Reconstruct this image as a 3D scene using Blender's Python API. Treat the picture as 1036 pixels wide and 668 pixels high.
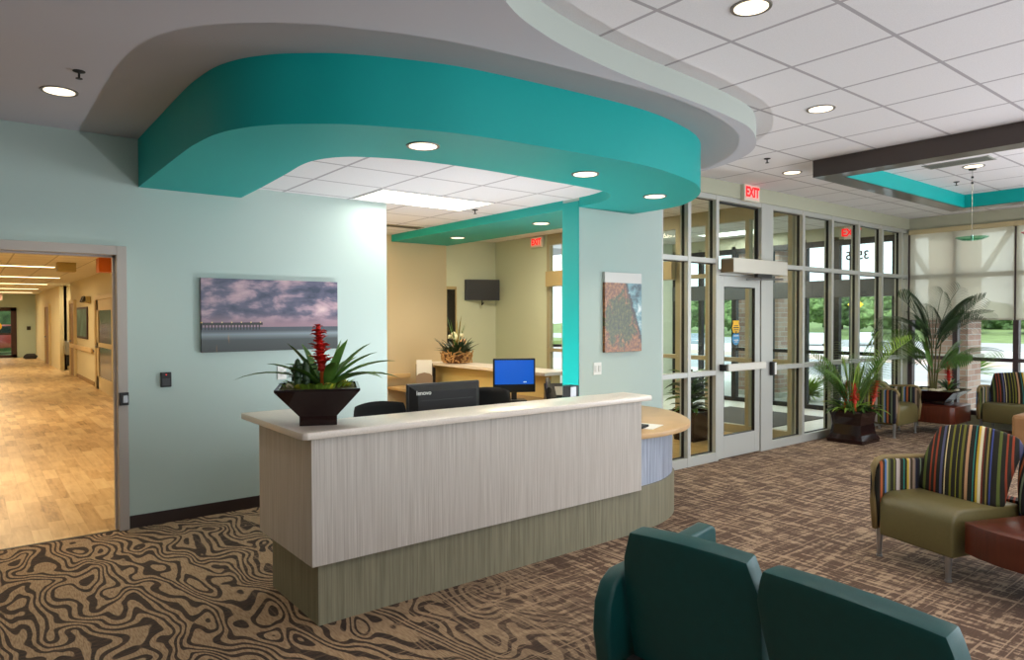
import bpy, bmesh, math, random
from mathutils import Vector, Matrix, noise
random.seed(7)
for o in list(bpy.data.objects): bpy.data.objects.remove(o)
SC = bpy.context.scene
COL = SC.collection
R = math.radians

# ------------------------------------------------------------------ camera, world, sun, exposure
cam = bpy.data.cameras.new('camera'); cam.sensor_width = 36; cam.lens = 693.62/1036*36
cam.clip_start = .05; cam.clip_end = 400
co = bpy.data.objects.new('camera', cam); COL.objects.link(co)
_y, _p, _r = R(38.397), R(-.993), R(-.134)
fwd = Vector((math.sin(_y)*math.cos(_p), math.cos(_y)*math.cos(_p), math.sin(_p)))
rt = Vector((math.cos(_y), -math.sin(_y), 0)); up = rt.cross(fwd)
r2 = rt*math.cos(_r)+up*math.sin(_r); u2 = up*math.cos(_r)-rt*math.sin(_r)
M = Matrix((r2, u2, -fwd)).transposed().to_4x4(); M.translation = (0, 0, 1.65)
co.matrix_world = M
SC.camera = co
SC.view_settings.view_transform = 'Standard'; SC.view_settings.look = 'None'
SC.view_settings.gamma = 1; SC.view_settings.use_curve_mapping = False
SC.view_settings.exposure = 0.0

W = bpy.data.worlds.new('world'); SC.world = W; W.use_nodes = True
bg = W.node_tree.nodes['Background']; bg.inputs[0].default_value = (.86, .93, 1, 1); bg.inputs[1].default_value = 2.2
sun = bpy.data.lights.new('sun', 'SUN'); sun.energy = 3.2; sun.angle = R(1); sun.color = (1, .96, .9)
so = bpy.data.objects.new('sun', sun); COL.objects.link(so); so.rotation_euler = (R(20), R(-48), 0)

def area(name, loc, sx, sy, power, color=(1, .9, .78), rot=(0, 0, 0), spread=180):
    l = bpy.data.lights.new(name, 'AREA'); l.shape = 'RECTANGLE'; l.size = sx; l.size_y = sy
    l.energy = power; l.color = color; l.spread = R(spread)
    o = bpy.data.objects.new(name, l); COL.objects.link(o); o.location = loc; o.rotation_euler = rot
    return o
def point(name, loc, power, color=(1, .93, .84), r=.05):
    l = bpy.data.lights.new(name, 'POINT'); l.energy = power; l.color = color; l.shadow_soft_size = r
    o = bpy.data.objects.new(name, l); COL.objects.link(o); o.location = loc
    return o
# added unseen fill panels imitating window daylight; the south wall has no windows
WARM = (1, .82, .58)
area('daylight_fill', (11.2, -1.5, 1.5), 5.0, 2.2, 400, (.82, .91, 1), (0, R(90), 0))
area('daylight_fill', (5.0, -4.6, 1.5), 9.0, 2.4, 210, (.86, .93, 1), (R(90), 0, 0))
# photographer's strobe standing on the floor behind the reception desk
area('strobe', (3.5, 4.85, .40),   .07, .07, 50, (.95, .97, 1), (R(180), 0, 0))
# unseen up-facing fill panels added to brighten the ceiling
area('uplight_fill', (3.0, -2.2, 1.3), 2.4, 2.4, 120, (.88, .91, 1), (R(180), 0, 0))
area('uplight_fill', (8.2, -.6, .8), 2.4, 2.4, 150, (.9, .92, 1), (R(180), 0, 0))
# fill lamps added under the unseen lobby ceiling, without fixtures
area('lobby_ceiling_fill', (5.6, .4, 3.0), 1.2, 1.2, 22)
area('lobby_ceiling_fill', (8.4, 1.2, 3.0), 1.2, 1.2, 22)
area('lobby_ceiling_fill', (1.0, .6, 2.9), 1.2, 1.2, 14)

# ------------------------------------------------------------------ materials
def lin(c): return tuple(((v/255)/12.92 if v/255 <= .04045 else ((v/255+.055)/1.055)**2.4) for v in c)+(1,)
_m = {}
def mat(name, rgb=(128, 128, 128), rough=.6, metal=0, emit=0, var=0, vs=6, bump=0, bs=60, coat=0, spec=None):
    if name in _m: return _m[name]
    m = bpy.data.materials.new(name); m.use_nodes = True; nt = m.node_tree; b = nt.nodes['Principled BSDF']
    c = lin(rgb)
    b.inputs['Base Color'].default_value = c; b.inputs['Roughness'].default_value = rough; b.inputs['Metallic'].default_value = metal
    if spec is not None: b.inputs['Specular IOR Level'].default_value = spec
    if coat: b.inputs['Coat Weight'].default_value = coat
    if emit: b.inputs['Emission Color'].default_value = c; b.inputs['Emission Strength'].default_value = emit
    if var or bump:
        tc = nt.nodes.new('ShaderNodeTexCoord')
    if var:
        n = nt.nodes.new('ShaderNodeTexNoise'); n.inputs['Scale'].default_value = vs; n.inputs['Detail'].default_value = 4
        nt.links.new(tc.outputs['Object'], n.inputs['Vector'])
        r = nt.nodes.new('ShaderNodeValToRGB'); r.color_ramp.elements[0].position = .3; r.color_ramp.elements[1].position = .7
        r.color_ramp.elements[0].color = tuple(max(0, v*(1-var)) for v in c[:3])+(1,)
        r.color_ramp.elements[1].color = tuple(min(1, v*(1+var)) for v in c[:3])+(1,)
        nt.links.new(n.outputs[0], r.inputs[0]); nt.links.new(r.outputs[0], b.inputs['Base Color'])
    if bump:
        n2 = nt.nodes.new('ShaderNodeTexNoise'); n2.inputs['Scale'].default_value = bs
        nt.links.new(tc.outputs['Object'], n2.inputs['Vector'])
        bn = nt.nodes.new('ShaderNodeBump'); bn.inputs['Strength'].default_value = bump; bn.inputs['Distance'].default_value = .005
        nt.links.new(n2.outputs[0], bn.inputs['Height']); nt.links.new(bn.outputs[0], b.inputs['Normal'])
    _m[name] = m; return m

class NT:
    """small node-graph writer"""
    def __init__(s, name):
        s.m = bpy.data.materials.new(name); s.m.use_nodes = True; s.t = s.m.node_tree
        s.b = s.t.nodes['Principled BSDF']; s.tc = s.t.nodes.new('ShaderNodeTexCoord'); _m[name] = s.m
    def new(s, k): return s.t.nodes.new(k)
    def link(s, a, b): s.t.links.new(a, b)
    def inp(s, sock, v):
        if v is None: return
        if hasattr(v, 'is_linked'): s.link(v, sock)
        else: sock.default_value = v
    def math(s, op, a, b=None, clamp=False):
        n = s.new('ShaderNodeMath'); n.operation = op; n.use_clamp = clamp; s.inp(n.inputs[0], a); s.inp(n.inputs[1], b); return n.outputs[0]
    def xyz(s, src='Object'):
        n = s.new('ShaderNodeSeparateXYZ'); s.link(s.tc.outputs[src], n.inputs[0]); return n.outputs
    def vec(s, x, y, z):
        n = s.new('ShaderNodeCombineXYZ'); s.inp(n.inputs[0], x); s.inp(n.inputs[1], y); s.inp(n.inputs[2], z); return n.outputs[0]
    def mapv(s, sc, src='Object', vec=None, rot=(0, 0, 0), loc=(0, 0, 0)):
        n = s.new('ShaderNodeMapping'); n.inputs['Scale'].default_value = sc; n.inputs['Rotation'].default_value = rot; n.inputs['Location'].default_value = loc
        s.link(vec if vec is not None else s.tc.outputs[src], n.inputs['Vector']); return n.outputs[0]
    def noise(s, vec, scale, detail=2, rough=.5, dist=0):
        n = s.new('ShaderNodeTexNoise'); s.link(vec, n.inputs['Vector']); n.inputs['Scale'].default_value = scale
        n.inputs['Detail'].default_value = detail; n.inputs['Roughness'].default_value = rough; n.inputs['Distortion'].default_value = dist; return n.outputs[0]
    def ramp(s, f, stops, const=False):
        n = s.new('ShaderNodeValToRGB'); s.link(f, n.inputs[0]); cr = n.color_ramp
        if const: cr.interpolation = 'CONSTANT'
        cr.elements[0].position = stops[0][0]; cr.elements[0].color = stops[0][1]
        cr.elements[1].position = stops[-1][0]; cr.elements[1].color = stops[-1][1]
        for p, c in stops[1:-1]:
            e = cr.elements.new(p); e.color = c
        return n.outputs[0]
    def mix(s, f, a, b):
        n = s.new('ShaderNodeMix'); n.data_type = 'RGBA'; s.inp(n.inputs[0], f); s.inp(n.inputs[6], a); s.inp(n.inputs[7], b); return n.outputs[2]
    def sstep(s, v, lo, hi):
        n = s.new('ShaderNodeMapRange'); n.interpolation_type = 'SMOOTHSTEP'; s.inp(n.inputs[0], v); n.inputs[1].default_value = lo; n.inputs[2].default_value = hi; return n.outputs[0]
    def out(s, col, rough=.7, bump=None, bstr=.2, bd=.003):
        s.link(col, s.b.inputs['Base Color']); s.b.inputs['Roughness'].default_value = rough
        if bump is not None:
            bn = s.new('ShaderNodeBump'); bn.inputs['Strength'].default_value = bstr; bn.inputs['Distance'].default_value = bd
            s.link(bump, bn.inputs['Height']); s.link(bn.outputs[0], s.b.inputs['Normal'])
        return s.m

def tile_ceiling(name, ox, oy, sx, sy, white=(226, 224, 226), bar=(168, 164, 168), w=.024):
    g = NT(name); x, y, z = g.xyz()
    fx = g.math('FRACT', g.math('ADD', g.math('DIVIDE', g.math('SUBTRACT', x, ox), sx), 100+w/2/sx))
    fy = g.math('FRACT', g.math('ADD', g.math('DIVIDE', g.math('SUBTRACT', y, oy), sy), 100+w/2/sy))
    l = g.math('MAXIMUM', g.math('LESS_THAN', fx, w/sx), g.math('LESS_THAN', fy, w/sy))
    n = g.noise(g.mapv((1, 1, 1)), 160, 3, .6)
    wc = g.mix(g.sstep(n, .35, .65), lin(tuple(v-7 for v in white)), lin(white))
    h = g.math('ADD', g.math('MULTIPLY', l, -1), g.math('MULTIPLY', n, .15))
    return g.out(g.mix(l, wc, lin(bar)), .85, h, .25, .004)
M_TILE = tile_ceiling('lobby_tile', 3.42, 1.685, .645, .617)
M_TILE2 = tile_ceiling('desk_tile', 2.21, 4.75, .617, .617)
M_TILE3 = tile_ceiling('hall_tile', .6, 6.5, .61, .61, (226, 222, 208), (180, 176, 160))

def carpet():
    g = NT('lobby_carpet'); x, y, z = g.xyz()
    # swirling contour bands (left) -----------------------------------
    base = g.mapv((1.7, .8, 1), rot=(0, 0, R(-12)))
    n1 = g.noise(base, 2.2, 1.3, .5, .3)
    w1 = g.math('SINE', g.math('ADD', g.math('ADD', g.math('MULTIPLY', x, 70), g.math('MULTIPLY', y, 22)), g.math('MULTIPLY', n1, 74)))
    wob = g.noise(g.mapv((1, 1, 1)), 7, 2)
    sw = g.sstep(g.math('ADD', w1, g.math('MULTIPLY', g.math('SUBTRACT', wob, .5), 1.6)), -.35, .05)
    # long streaks (right) ----------------------------------------------
    st = g.noise(g.mapv((24, 3.2, 1), rot=(0, 0, R(-4))), 1.0, 4, .62, .25)
    st2 = g.noise(g.mapv((3.4, 26, 1)), 1.0, 3, .6, .1)
    s1 = g.sstep(g.math('ADD', g.math('MULTIPLY', st, .64), g.math('MULTIPLY', st2, .40)), .51, .60)
    ln = g.noise(g.mapv((1.0, 46, 1)), 1.0, 2, .5)
    lines = g.sstep(ln, .60, .64)
    ln2 = g.noise(g.mapv((42, .8, 1)), 1.0, 2, .5)
    lines2 = g.sstep(ln2, .60, .64)
    cross = g.math('MAXIMUM', s1, g.math('MULTIPLY', g.math('MAXIMUM', lines, lines2), .8))
    blend = g.sstep(g.math('ADD', g.math('SUBTRACT', x, g.math('MULTIPLY', y, .15)), g.math('MULTIPLY', wob, .8)), 1.5, 3.3)
    sw2 = g.math('MAXIMUM', sw, g.math('MULTIPLY', g.math('MULTIPLY', g.math('MAXIMUM', lines, lines2), g.sstep(x, .9, 2.2)), .75))
    f = g.math('ADD', g.math('MULTIPLY', sw2, g.math('SUBTRACT', 1, blend)), g.math('MULTIPLY', cross, blend))
    yarn = g.noise(g.mapv((150, 18, 1)), 1, 2)
    yarn2 = g.noise(g.mapv((14, 150, 1)), 1, 2)
    dark = g.mix(g.sstep(yarn2, .42, .6), lin((40, 28, 21)), lin((74, 53, 40)))
    dark = g.mix(g.math('MULTIPLY', blend, .55), dark, lin((112, 84, 66)))
    tan = g.mix(g.sstep(yarn, .35, .65), lin((146, 118, 90)), lin((176, 148, 116)))
    tan = g.mix(g.math('MULTIPLY', blend, .5), tan, lin((186, 158, 134)))
    return g.out(g.mix(f, dark, tan), .95, g.noise(g.mapv((1, 1, 1)), 320, 2), .5, .004)
M_CARPET = carpet()

def planks(name, cols, px=.12, py=.5, rough=.35):
    g = NT(name); x, y, z = g.xyz()
    br = g.new('ShaderNodeTexBrick'); br.offset = .37; br.offset_frequency = 2
    g.link(g.mapv((1, 1, 1), rot=(0, 0, R(90))), br.inputs['Vector'])
    br.inputs['Scale'].default_value = 1; br.inputs['Brick Width'].default_value = py; br.inputs['Row Height'].default_value = px
    br.inputs['Mortar Size'].default_value = .0015; br.inputs['Color1'].default_value = (0, 0, 0, 1); br.inputs['Color2'].default_value = (1, 1, 1, 1); br.inputs['Mortar'].default_value = (.1, .1, .1, 1)
    gr = g.noise(g.mapv((26, 2.2, 1)), 1, 4, .6, .6)
    kn = g.noise(g.mapv((6, 1.6, 1)), 1, 3, .6, 1.2)
    f = g.math('ADD', g.math('ADD', g.math('MULTIPLY', br.outputs[0], .30), g.math('MULTIPLY', gr, .42)), g.math('MULTIPLY', kn, .38))
    return g.out(g.ramp(f, [(.27, lin(cols[0])), (.42, lin(cols[1])), (.62, lin(cols[2])), (.8, lin(cols[3]))]), rough)
M_PLANK = planks('corridor_planks', [(120, 92, 58), (186, 150, 102), (212, 180, 132), (222, 196, 150)])

def laminate(name, a, b, sx=60, strong=.5, axes='xy'):
    g = NT(name); x, y, z = g.xyz()
    v = g.vec(g.math('MULTIPLY', g.math('ADD', x, y), sx), g.math('MULTIPLY', z, 1.4), 0)
    n = g.noise(v, 1, 4, .6, .3)
    v2 = g.vec(g.math('MULTIPLY', g.math('ADD', x, y), sx*3.6), g.math('MULTIPLY', z, 3), 0)
    n2 = g.noise(v2, 1, 2)
    f = g.math('ADD', g.math('MULTIPLY', n, .65), g.math('MULTIPLY', n2, .35))
    return g.out(g.ramp(f, [(.36, lin(a)), (.64, lin(b))]), strong)
M_PANEL = laminate('desk_laminate', (172, 162, 152), (206, 198, 190), 110)
M_KICK = laminate('kick_laminate', (112, 107, 86), (146, 140, 116), 44)
M_SILVER = laminate('silver_bark', (112, 122, 142), (196, 204, 220), 60, .35)
M_WOOD = laminate('cherry_wood', (70, 28, 16), (100, 44, 26), 9, .3)
M_MAPLE = mat('maple_top', (206, 168, 120), .4, var=.08, vs=5)
M_SOLID = mat('solid_surface', (226, 214, 202), .3, var=.05, vs=90)

WALL = mat('mint_paint', (183, 200, 194), .75, bump=.05, bs=200)
GREY = mat('ceiling_paint', (186, 183, 189), .8, bump=.05, bs=200)
TEAL = mat('teal_paint', (0, 160, 155), .5, bump=.02, bs=200, spec=.32)
CREAM = mat('cream_paint', (216, 196, 158), .75)
SAGE = mat('sage_paint', (198, 205, 184), .75)
HEADP = mat('header_paint', (176, 176, 154), .75)
BASEB = mat('dark_baseboard', (48, 32, 28), .5)
ALU = mat('champagne_aluminium', (188, 188, 182), .4, .3)
ALUD = mat('aluminium_side', (170, 160, 132), .45, .3)
GASK = mat('black_gasket', (16, 14, 14), .5)
STEEL = mat('brushed_steel', (170, 170, 172), .3, .9)
DARKW = mat('dark_beam_wood', (62, 48, 42), .35, coat=.3)
BLACK = mat('black_plastic', (24, 23, 24), .35)
BLACKM = mat('black_matte', (30, 29, 30), .7)
WHITE = mat('white_plastic', (232, 232, 226), .5)
TRIMW = mat('white_trim', (230, 228, 222), .5)
POT = mat('glossy_brown_pot', (34, 16, 16), .10, spec=.5)
SOIL = mat('moss_soil', (86, 84, 34), .95, var=.5, vs=30)
LEAF = mat('green_leaf', (80, 118, 46), .45, var=.25, vs=12)
LEAFD = mat('dark_leaf', (42, 66, 34), .5, var=.25, vs=12)
LEAFL = mat('light_leaf', (128, 160, 58), .5, var=.2, vs=12)
STEM = mat('plant_stem', (92, 88, 44), .7)
REDF = mat('red_flower', (206, 34, 26), .5, var=.2, vs=20)
ORGF = mat('orange_bract', (214, 98, 40), .5)
LIT = mat('lamp_diffuser', (255, 240, 212), .5, emit=1.6)
LITS = mat('troffer_diffuser', (255, 252, 244), .5, emit=2.6)
LITW = mat('warm_strip', (255, 226, 170), .5, emit=4.5)
TRIMR = mat('downlight_trim', (120, 112, 104), .4, .3)
OLIVE = mat('olive_vinyl', (106, 96, 58), .38, var=.04, vs=40)
GREENV = mat('green_vinyl', (2, 70, 70), .45, var=.06, vs=30, bump=.06, bs=240)
BRICKM = None
def brick():
    g = NT('pink_brick'); br = g.new('ShaderNodeTexBrick'); x, y, z = g.xyz()
    g.link(g.vec(g.math('ADD', x, y), z, 0), br.inputs['Vector']); br.inputs['Scale'].default_value = 1
    br.inputs['Brick Width'].default_value = .3; br.inputs['Row Height'].default_value = .1; br.inputs['Mortar Size'].default_value = .008
    br.inputs['Color1'].default_value = lin((176, 138, 124)); br.inputs['Color2'].default_value = lin((206, 176, 160)); br.inputs['Mortar'].default_value = lin((200, 192, 184))
    return g.out(br.outputs[0], .9)
M_BRICK = brick()

def glass(name='clear_glass', tint=(.93, .97, .96), refl=.10, rough=0.0):
    m = bpy.data.materials.new(name); m.use_nodes = True; nt = m.node_tree; nt.nodes.clear()
    o = nt.nodes.new('ShaderNodeOutputMaterial'); t = nt.nodes.new('ShaderNodeBsdfTransparent'); t.inputs[0].default_value = tint+(1,)
    gl = nt.nodes.new('ShaderNodeBsdfGlossy'); gl.inputs['Roughness'].default_value = rough
    lw = nt.nodes.new('ShaderNodeFresnel'); lw.inputs[0].default_value = 1.25
    mx = nt.nodes.new('ShaderNodeMixShader'); ge = nt.nodes.new('ShaderNodeNewGeometry'); fb = nt.nodes.new('ShaderNodeMath'); fb.operation = 'SUBTRACT'; fb.inputs[0].default_value = 1; nt.links.new(ge.outputs['Backfacing'], fb.inputs[1])
    fm = nt.nodes.new('ShaderNodeMath'); fm.operation = 'MULTIPLY'; nt.links.new(fb.outputs[0], fm.inputs[0]); nt.links.new(lw.outputs[0], fm.inputs[1]); nt.links.new(fm.outputs[0], mx.inputs[0]); nt.links.new(t.outputs[0], mx.inputs[1]); nt.links.new(gl.outputs[0], mx.inputs[2])
    nt.links.new(mx.outputs[0], o.inputs[0]); _m[name] = m; return m
GLASS = glass()
def shade_mat():
    m = bpy.data.materials.new('roller_fabric'); m.use_nodes = True; nt = m.node_tree; nt.nodes.clear()
    o = nt.nodes.new('ShaderNodeOutputMaterial'); t = nt.nodes.new('ShaderNodeBsdfTransparent'); t.inputs[0].default_value = (1, .98, .94, 1)
    d = nt.nodes.new('ShaderNodeBsdfDiffuse'); d.inputs[0].default_value = lin((214, 208, 190))
    tr = nt.nodes.new('ShaderNodeBsdfTranslucent'); tr.inputs[0].default_value = lin((244, 240, 226))
    a = nt.nodes.new('ShaderNodeMixShader'); a.inputs[0].default_value = .72; nt.links.new(d.outputs[0], a.inputs[1]); nt.links.new(tr.outputs[0], a.inputs[2])
    b = nt.nodes.new('ShaderNodeMixShader'); b.inputs[0].default_value = .34; nt.links.new(a.outputs[0], b.inputs[1]); nt.links.new(t.outputs[0], b.inputs[2])
    nt.links.new(b.outputs[0], o.inputs[0]); return m
SHADE = shade_mat()

STR = [(30, 26, 14), (94, 104, 44), (30, 26, 14), (150, 62, 30), (34, 28, 16), (150, 62, 30), (24, 22, 16), (86, 86, 122), (30, 26, 14), (226, 206, 160), (34, 28, 14), (120, 116, 30),
       (30, 26, 14), (150, 146, 40), (30, 26, 14), (112, 110, 34), (40, 30, 16), (196, 150, 112), (32, 26, 14), (46, 132, 124), (30, 24, 12), (206, 170, 50), (232, 222, 188), (120, 44, 22), (46, 34, 18), (140, 126, 62), (30, 24, 14), (64, 76, 140), (26, 22, 14)]
STR2 = [(120, 136, 104), (34, 30, 20), (176, 92, 50), (50, 42, 24), (70, 116, 176), (170, 160, 130), (96, 104, 50), (40, 36, 20), (122, 124, 52), (60, 50, 26), (190, 178, 172), (176, 160, 150), (40, 36, 22), (24, 138, 120), (40, 40, 20), (200, 170, 60), (180, 160, 150), (70, 56, 34), (150, 128, 108), (96, 88, 80), (24, 22, 50), (30, 28, 30)]
def stripes(name, axis, period, cols=STR, off=0.0, seed=1):
    g = NT(name); s = g.xyz()
    f = g.math('FRACT', g.math('ADD', g.math('DIVIDE', g.math('ADD', s[axis], g.math('MULTIPLY', s[1-axis], .55)), period), 10+off))
    rnd = random.Random(seed); ws = [rnd.uniform(.5, 1.5) for _ in cols]; tot = sum(ws); ws = [w*(1.25 if sum(c) < 160 else .75) for w, c in zip(ws, cols)]; tot = sum(ws); p = 0; st = []
    for w, c in zip(ws, cols): st.append((p/tot, lin(c))); p += w
    return g.out(g.ramp(f, st, True), .85, g.noise(g.mapv((1, 1, 1)), 300, 1), .3, .002)
S_X = stripes('striped_fabric_wide', 0, .50); S_Y = stripes('striped_fabric_arm', 1, .42, STR2, off=.37); S_X2 = stripes('striped_fabric_narrow', 0, .5, off=.2)

# ------------------------------------------------------------------ mesh helpers
class MB:
    def __init__(s): s.bm = bmesh.new()
    def box(s, x0, y0, z0, x1, y1, z1, bev=0, seg=2):
        t = bmesh.new(); r = bmesh.ops.create_cube(t, size=1)
        for v in t.verts: v.co = Vector(((x0+x1)/2+v.co.x*(x1-x0), (y0+y1)/2+v.co.y*(y1-y0), (z0+z1)/2+v.co.z*(z1-z0)))
        if bev: bmesh.ops.bevel(t, geom=t.edges[:], offset=bev, segments=seg, profile=.5, affect='EDGES')
        return s.add(t)
    def add(s, t, mtx=None):
        if mtx is not None: bmesh.ops.transform(t, matrix=mtx, verts=t.verts)
        me = bpy.data.meshes.new('tmp'); t.to_mesh(me); t.free(); s.bm.from_mesh(me); bpy.data.meshes.remove(me); return s
    def prism(s, pts, z0, z1, bev=0, seg=2, axis='z', mtx=None):
        """pts 2-D outline; axis z: (x,y) raised z0..z1; axis y: (x,z) pushed along y; axis x: (y,z) pushed along x"""
        t = bmesh.new()
        def P(a, b, c): return {'z': (a, b, c), 'y': (a, c, b), 'x': (c, a, b)}[axis]
        vs = [t.verts.new(P(a, b, z0)) for a, b in pts]; f = t.faces.new(vs)
        r = bmesh.ops.extrude_face_region(t, geom=[f]); d = Vector(P(0, 0, z1-z0))
        for v in r['geom']:
            if isinstance(v, bmesh.types.BMVert): v.co += d
        bmesh.ops.recalc_face_normals(t, faces=t.faces)
        if bev:
            es = [e for e in t.edges if len(e.link_faces) == 2 and e.calc_face_angle(0) > .6]
            bmesh.ops.bevel(t, geom=es, offset=bev, segments=seg, profile=.5, affect='EDGES')
        return s.add(t, mtx)
    def cyl(s, p0, p1, r0, r1=None, n=16, caps=True):
        if r1 is None: r1 = r0
        p0, p1 = Vector(p0), Vector(p1); t = bmesh.new()
        bmesh.ops.create_cone(t, cap_ends=caps, segments=n, radius1=r0, radius2=max(r1, 1e-4), depth=(p1-p0).length)
        q = (p1-p0).to_track_quat('Z', 'Y').to_matrix().to_4x4(); q.translation = (p0+p1)/2
        return s.add(t, q)
    def lathe(s, prof, c=(0, 0, 0), n=28):
        t = bmesh.new(); rings = []
        for r, z in prof:
            rings.append([t.verts.new((c[0]+r*math.cos(2*math.pi*i/n), c[1]+r*math.sin(2*math.pi*i/n), c[2]+z)) for i in range(n)])
        for a, b in zip(rings, rings[1:]):
            for i in range(n): t.faces.new((a[i], a[(i+1) % n], b[(i+1) % n], b[i]))
        if prof[0][0] > 1e-3: t.faces.new(rings[0][::-1])
        if prof[-1][0] > 1e-3: t.faces.new(rings[-1])
        bmesh.ops.remove_doubles(t, verts=t.verts, dist=1e-5)
        return s.add(t)
    def tube(s, pts, r, n=8):
        t = bmesh.new(); pts = [Vector(p) for p in pts]; rings = []
        for i, p in enumerate(pts):
            d = (pts[min(i+1, len(pts)-1)]-pts[max(i-1, 0)]).normalized(); q = d.to_track_quat('Z', 'Y')
            rr = r(i/(len(pts)-1)) if callable(r) else r
            rings.append([t.verts.new(p+q @ Vector((rr*math.cos(2*math.pi*k/n), rr*math.sin(2*math.pi*k/n), 0))) for k in range(n)])
        for a, b in zip(rings, rings[1:]):
            for k in range(n): t.faces.new((a[k], a[(k+1) % n], b[(k+1) % n], b[k]))
        t.faces.new(rings[0][::-1]); t.faces.new(rings[-1])
        return s.add(t)
    def frustum(s, cx, cy, secs, bev=0):
        """stack of square sections (half_x, half_y, z)"""
        t = bmesh.new(); rings = [[t.verts.new((cx+a*hx, cy+b*hy, z)) for a, b in ((-1, -1), (1, -1), (1, 1), (-1, 1))] for hx, hy, z in secs]
        for a, b in zip(rings, rings[1:]):
            for k in range(4): t.faces.new((a[k], a[(k+1) % 4], b[(k+1) % 4], b[k]))
        t.faces.new(rings[0][::-1]); t.faces.new(rings[-1])
        if bev:
            es = [e for e in t.edges if e.calc_face_angle(0) > .5]
            bmesh.ops.bevel(t, geom=es, offset=bev, segments=2, profile=.5, affect='EDGES')
        return s.add(t)
    def ball(s, c, r, sc=(1, 1, 1), sub=2, rough=0, seed=0):
        t = bmesh.new(); bmesh.ops.create_icosphere(t, subdivisions=sub, radius=1)
        for v in t.verts:
            q_ = Vector((seed, seed*2.1, 0)); k = 1+(rough*(noise.noise(v.co*1.7+q_)+.6*noise.noise(v.co*5+q_)+.4*noise.noise(v.co*11+q_)) if rough else 0)
            v.co = Vector((c[0]+v.co.x*r*sc[0]*k, c[1]+v.co.y*r*sc[1]*k, c[2]+v.co.z*r*sc[2]*k))
        return s.add(t)
    def blade(s, p0, d, length, width, droop, seg=7, fold=.25, tip=.0, th=.0012):
        """a strap leaf that starts at p0 along d and bends down"""
        t = bmesh.new(); p = Vector(p0); d = Vector(d).normalized(); prev = None
        side = d.cross(Vector((0, 0, 1)))
        if side.length < .05: side = Vector((1, 0, 0))
        side.normalize(); st = length/seg
        for i in range(seg+1):
            f = i/seg; w = width*(math.sin(math.pi*min(1, .18+f*.82))**.7 if f < 1 else tip)
            nrm = side.cross(d).normalized()
            row = [t.verts.new(p-side*w/2+nrm*w*fold), t.verts.new(p), t.verts.new(p+side*w/2+nrm*w*fold)]
            if prev: t.faces.new((prev[0], prev[1], row[1], row[0])); t.faces.new((prev[1], prev[2], row[2], row[1]))
            prev = row; p = p+d*st; d = (d+Vector((0, 0, -droop/seg))).normalized()
        return s.add(t)
    def build(s, name, m, parent=None, smooth=False, loc=None, world=False):
        """local coordinates when parent is given (world=True: subtract the parent's location)"""
        me = bpy.data.meshes.new(name); bm = s.bm
        bmesh.ops.recalc_face_normals(bm, faces=bm.faces) if False else None
        if smooth:
            for f in bm.faces: f.smooth = True
            if smooth != 'all':
                for e in bm.edges:
                    if len(e.link_faces) == 2 and e.calc_face_angle(0) > R(38): e.smooth = False
        o = bpy.data.objects.new(name, me)
        if parent is not None:
            if world: bmesh.ops.translate(bm, verts=bm.verts, vec=-Vector(root_loc(parent)))
            o.parent = parent
        elif loc is not None:
            bmesh.ops.translate(bm, verts=bm.verts, vec=-Vector(loc)); o.location = loc
        bm.to_mesh(me); bm.free(); me.materials.append(m); COL.objects.link(o); return o
def root_loc(o):
    while o.parent: o = o.parent
    return o.location
def thing(name, label, cat, loc=(0, 0, 0), rz=0, group=None):
    o = bpy.data.objects.new(name, None); COL.objects.link(o); o.empty_display_size = .1
    o.location = loc; o.rotation_euler = (0, 0, rz); o['label'] = label; o['category'] = cat
    if group: o['group'] = group
    return o
def tag(o, label, cat, group=None, kind=None):
    o['label'] = label; o['category'] = cat
    if group: o['group'] = group
    if kind: o['kind'] = kind
    return o
def struct(o): o['kind'] = 'structure'; return o
def sbox(name, m, *a, **k): return struct(MB().box(*a, **k).build(name, m))
def spline(pts, n=8):
    out = []; P = [Vector(p) for p in pts]
    for i in range(len(P)-1):
        a = P[max(i-1, 0)]; b = P[i]; c = P[i+1]; d = P[min(i+2, len(P)-1)]
        for k in range(n):
            t = k/n; out.append(tuple(.5*((2*b)+(c-a)*t+(2*a-5*b+4*c-d)*t*t+(3*b-a-3*c+d)*t**3)))
    out.append(tuple(P[-1])); return out
def clone(root, loc, rz=None, label=None):
    r = root.copy(); COL.objects.link(r); r.location = loc
    if rz is not None: r.rotation_euler = (0, 0, rz)
    if label: r['label'] = label
    for ch in list(root.children):
        c = ch.copy(); COL.objects.link(c); c.parent = r
        for g in list(ch.children):
            d = g.copy(); COL.objects.link(d); d.parent = c
    return r
def text(body, size, name, m, parent, loc, rot, ext=.001, align='CENTER', sx=1, off=0):
    cu = bpy.data.curves.new(name, 'FONT'); cu.body = body; cu.size = size; cu.extrude = ext; cu.align_x = align; cu.align_y = 'CENTER'; cu.offset = off
    tmp = bpy.data.objects.new('tmp', cu); COL.objects.link(tmp); dg = bpy.context.evaluated_depsgraph_get()
    me = bpy.data.meshes.new_from_object(tmp.evaluated_get(dg)); bpy.data.objects.remove(tmp)
    for v in me.vertices: v.co.x *= sx
    o = bpy.data.objects.new(name, me); me.materials.clear(); me.materials.append(m); COL.objects.link(o); o.parent = parent
    o.location = loc; o.rotation_euler = rot; return o

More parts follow.
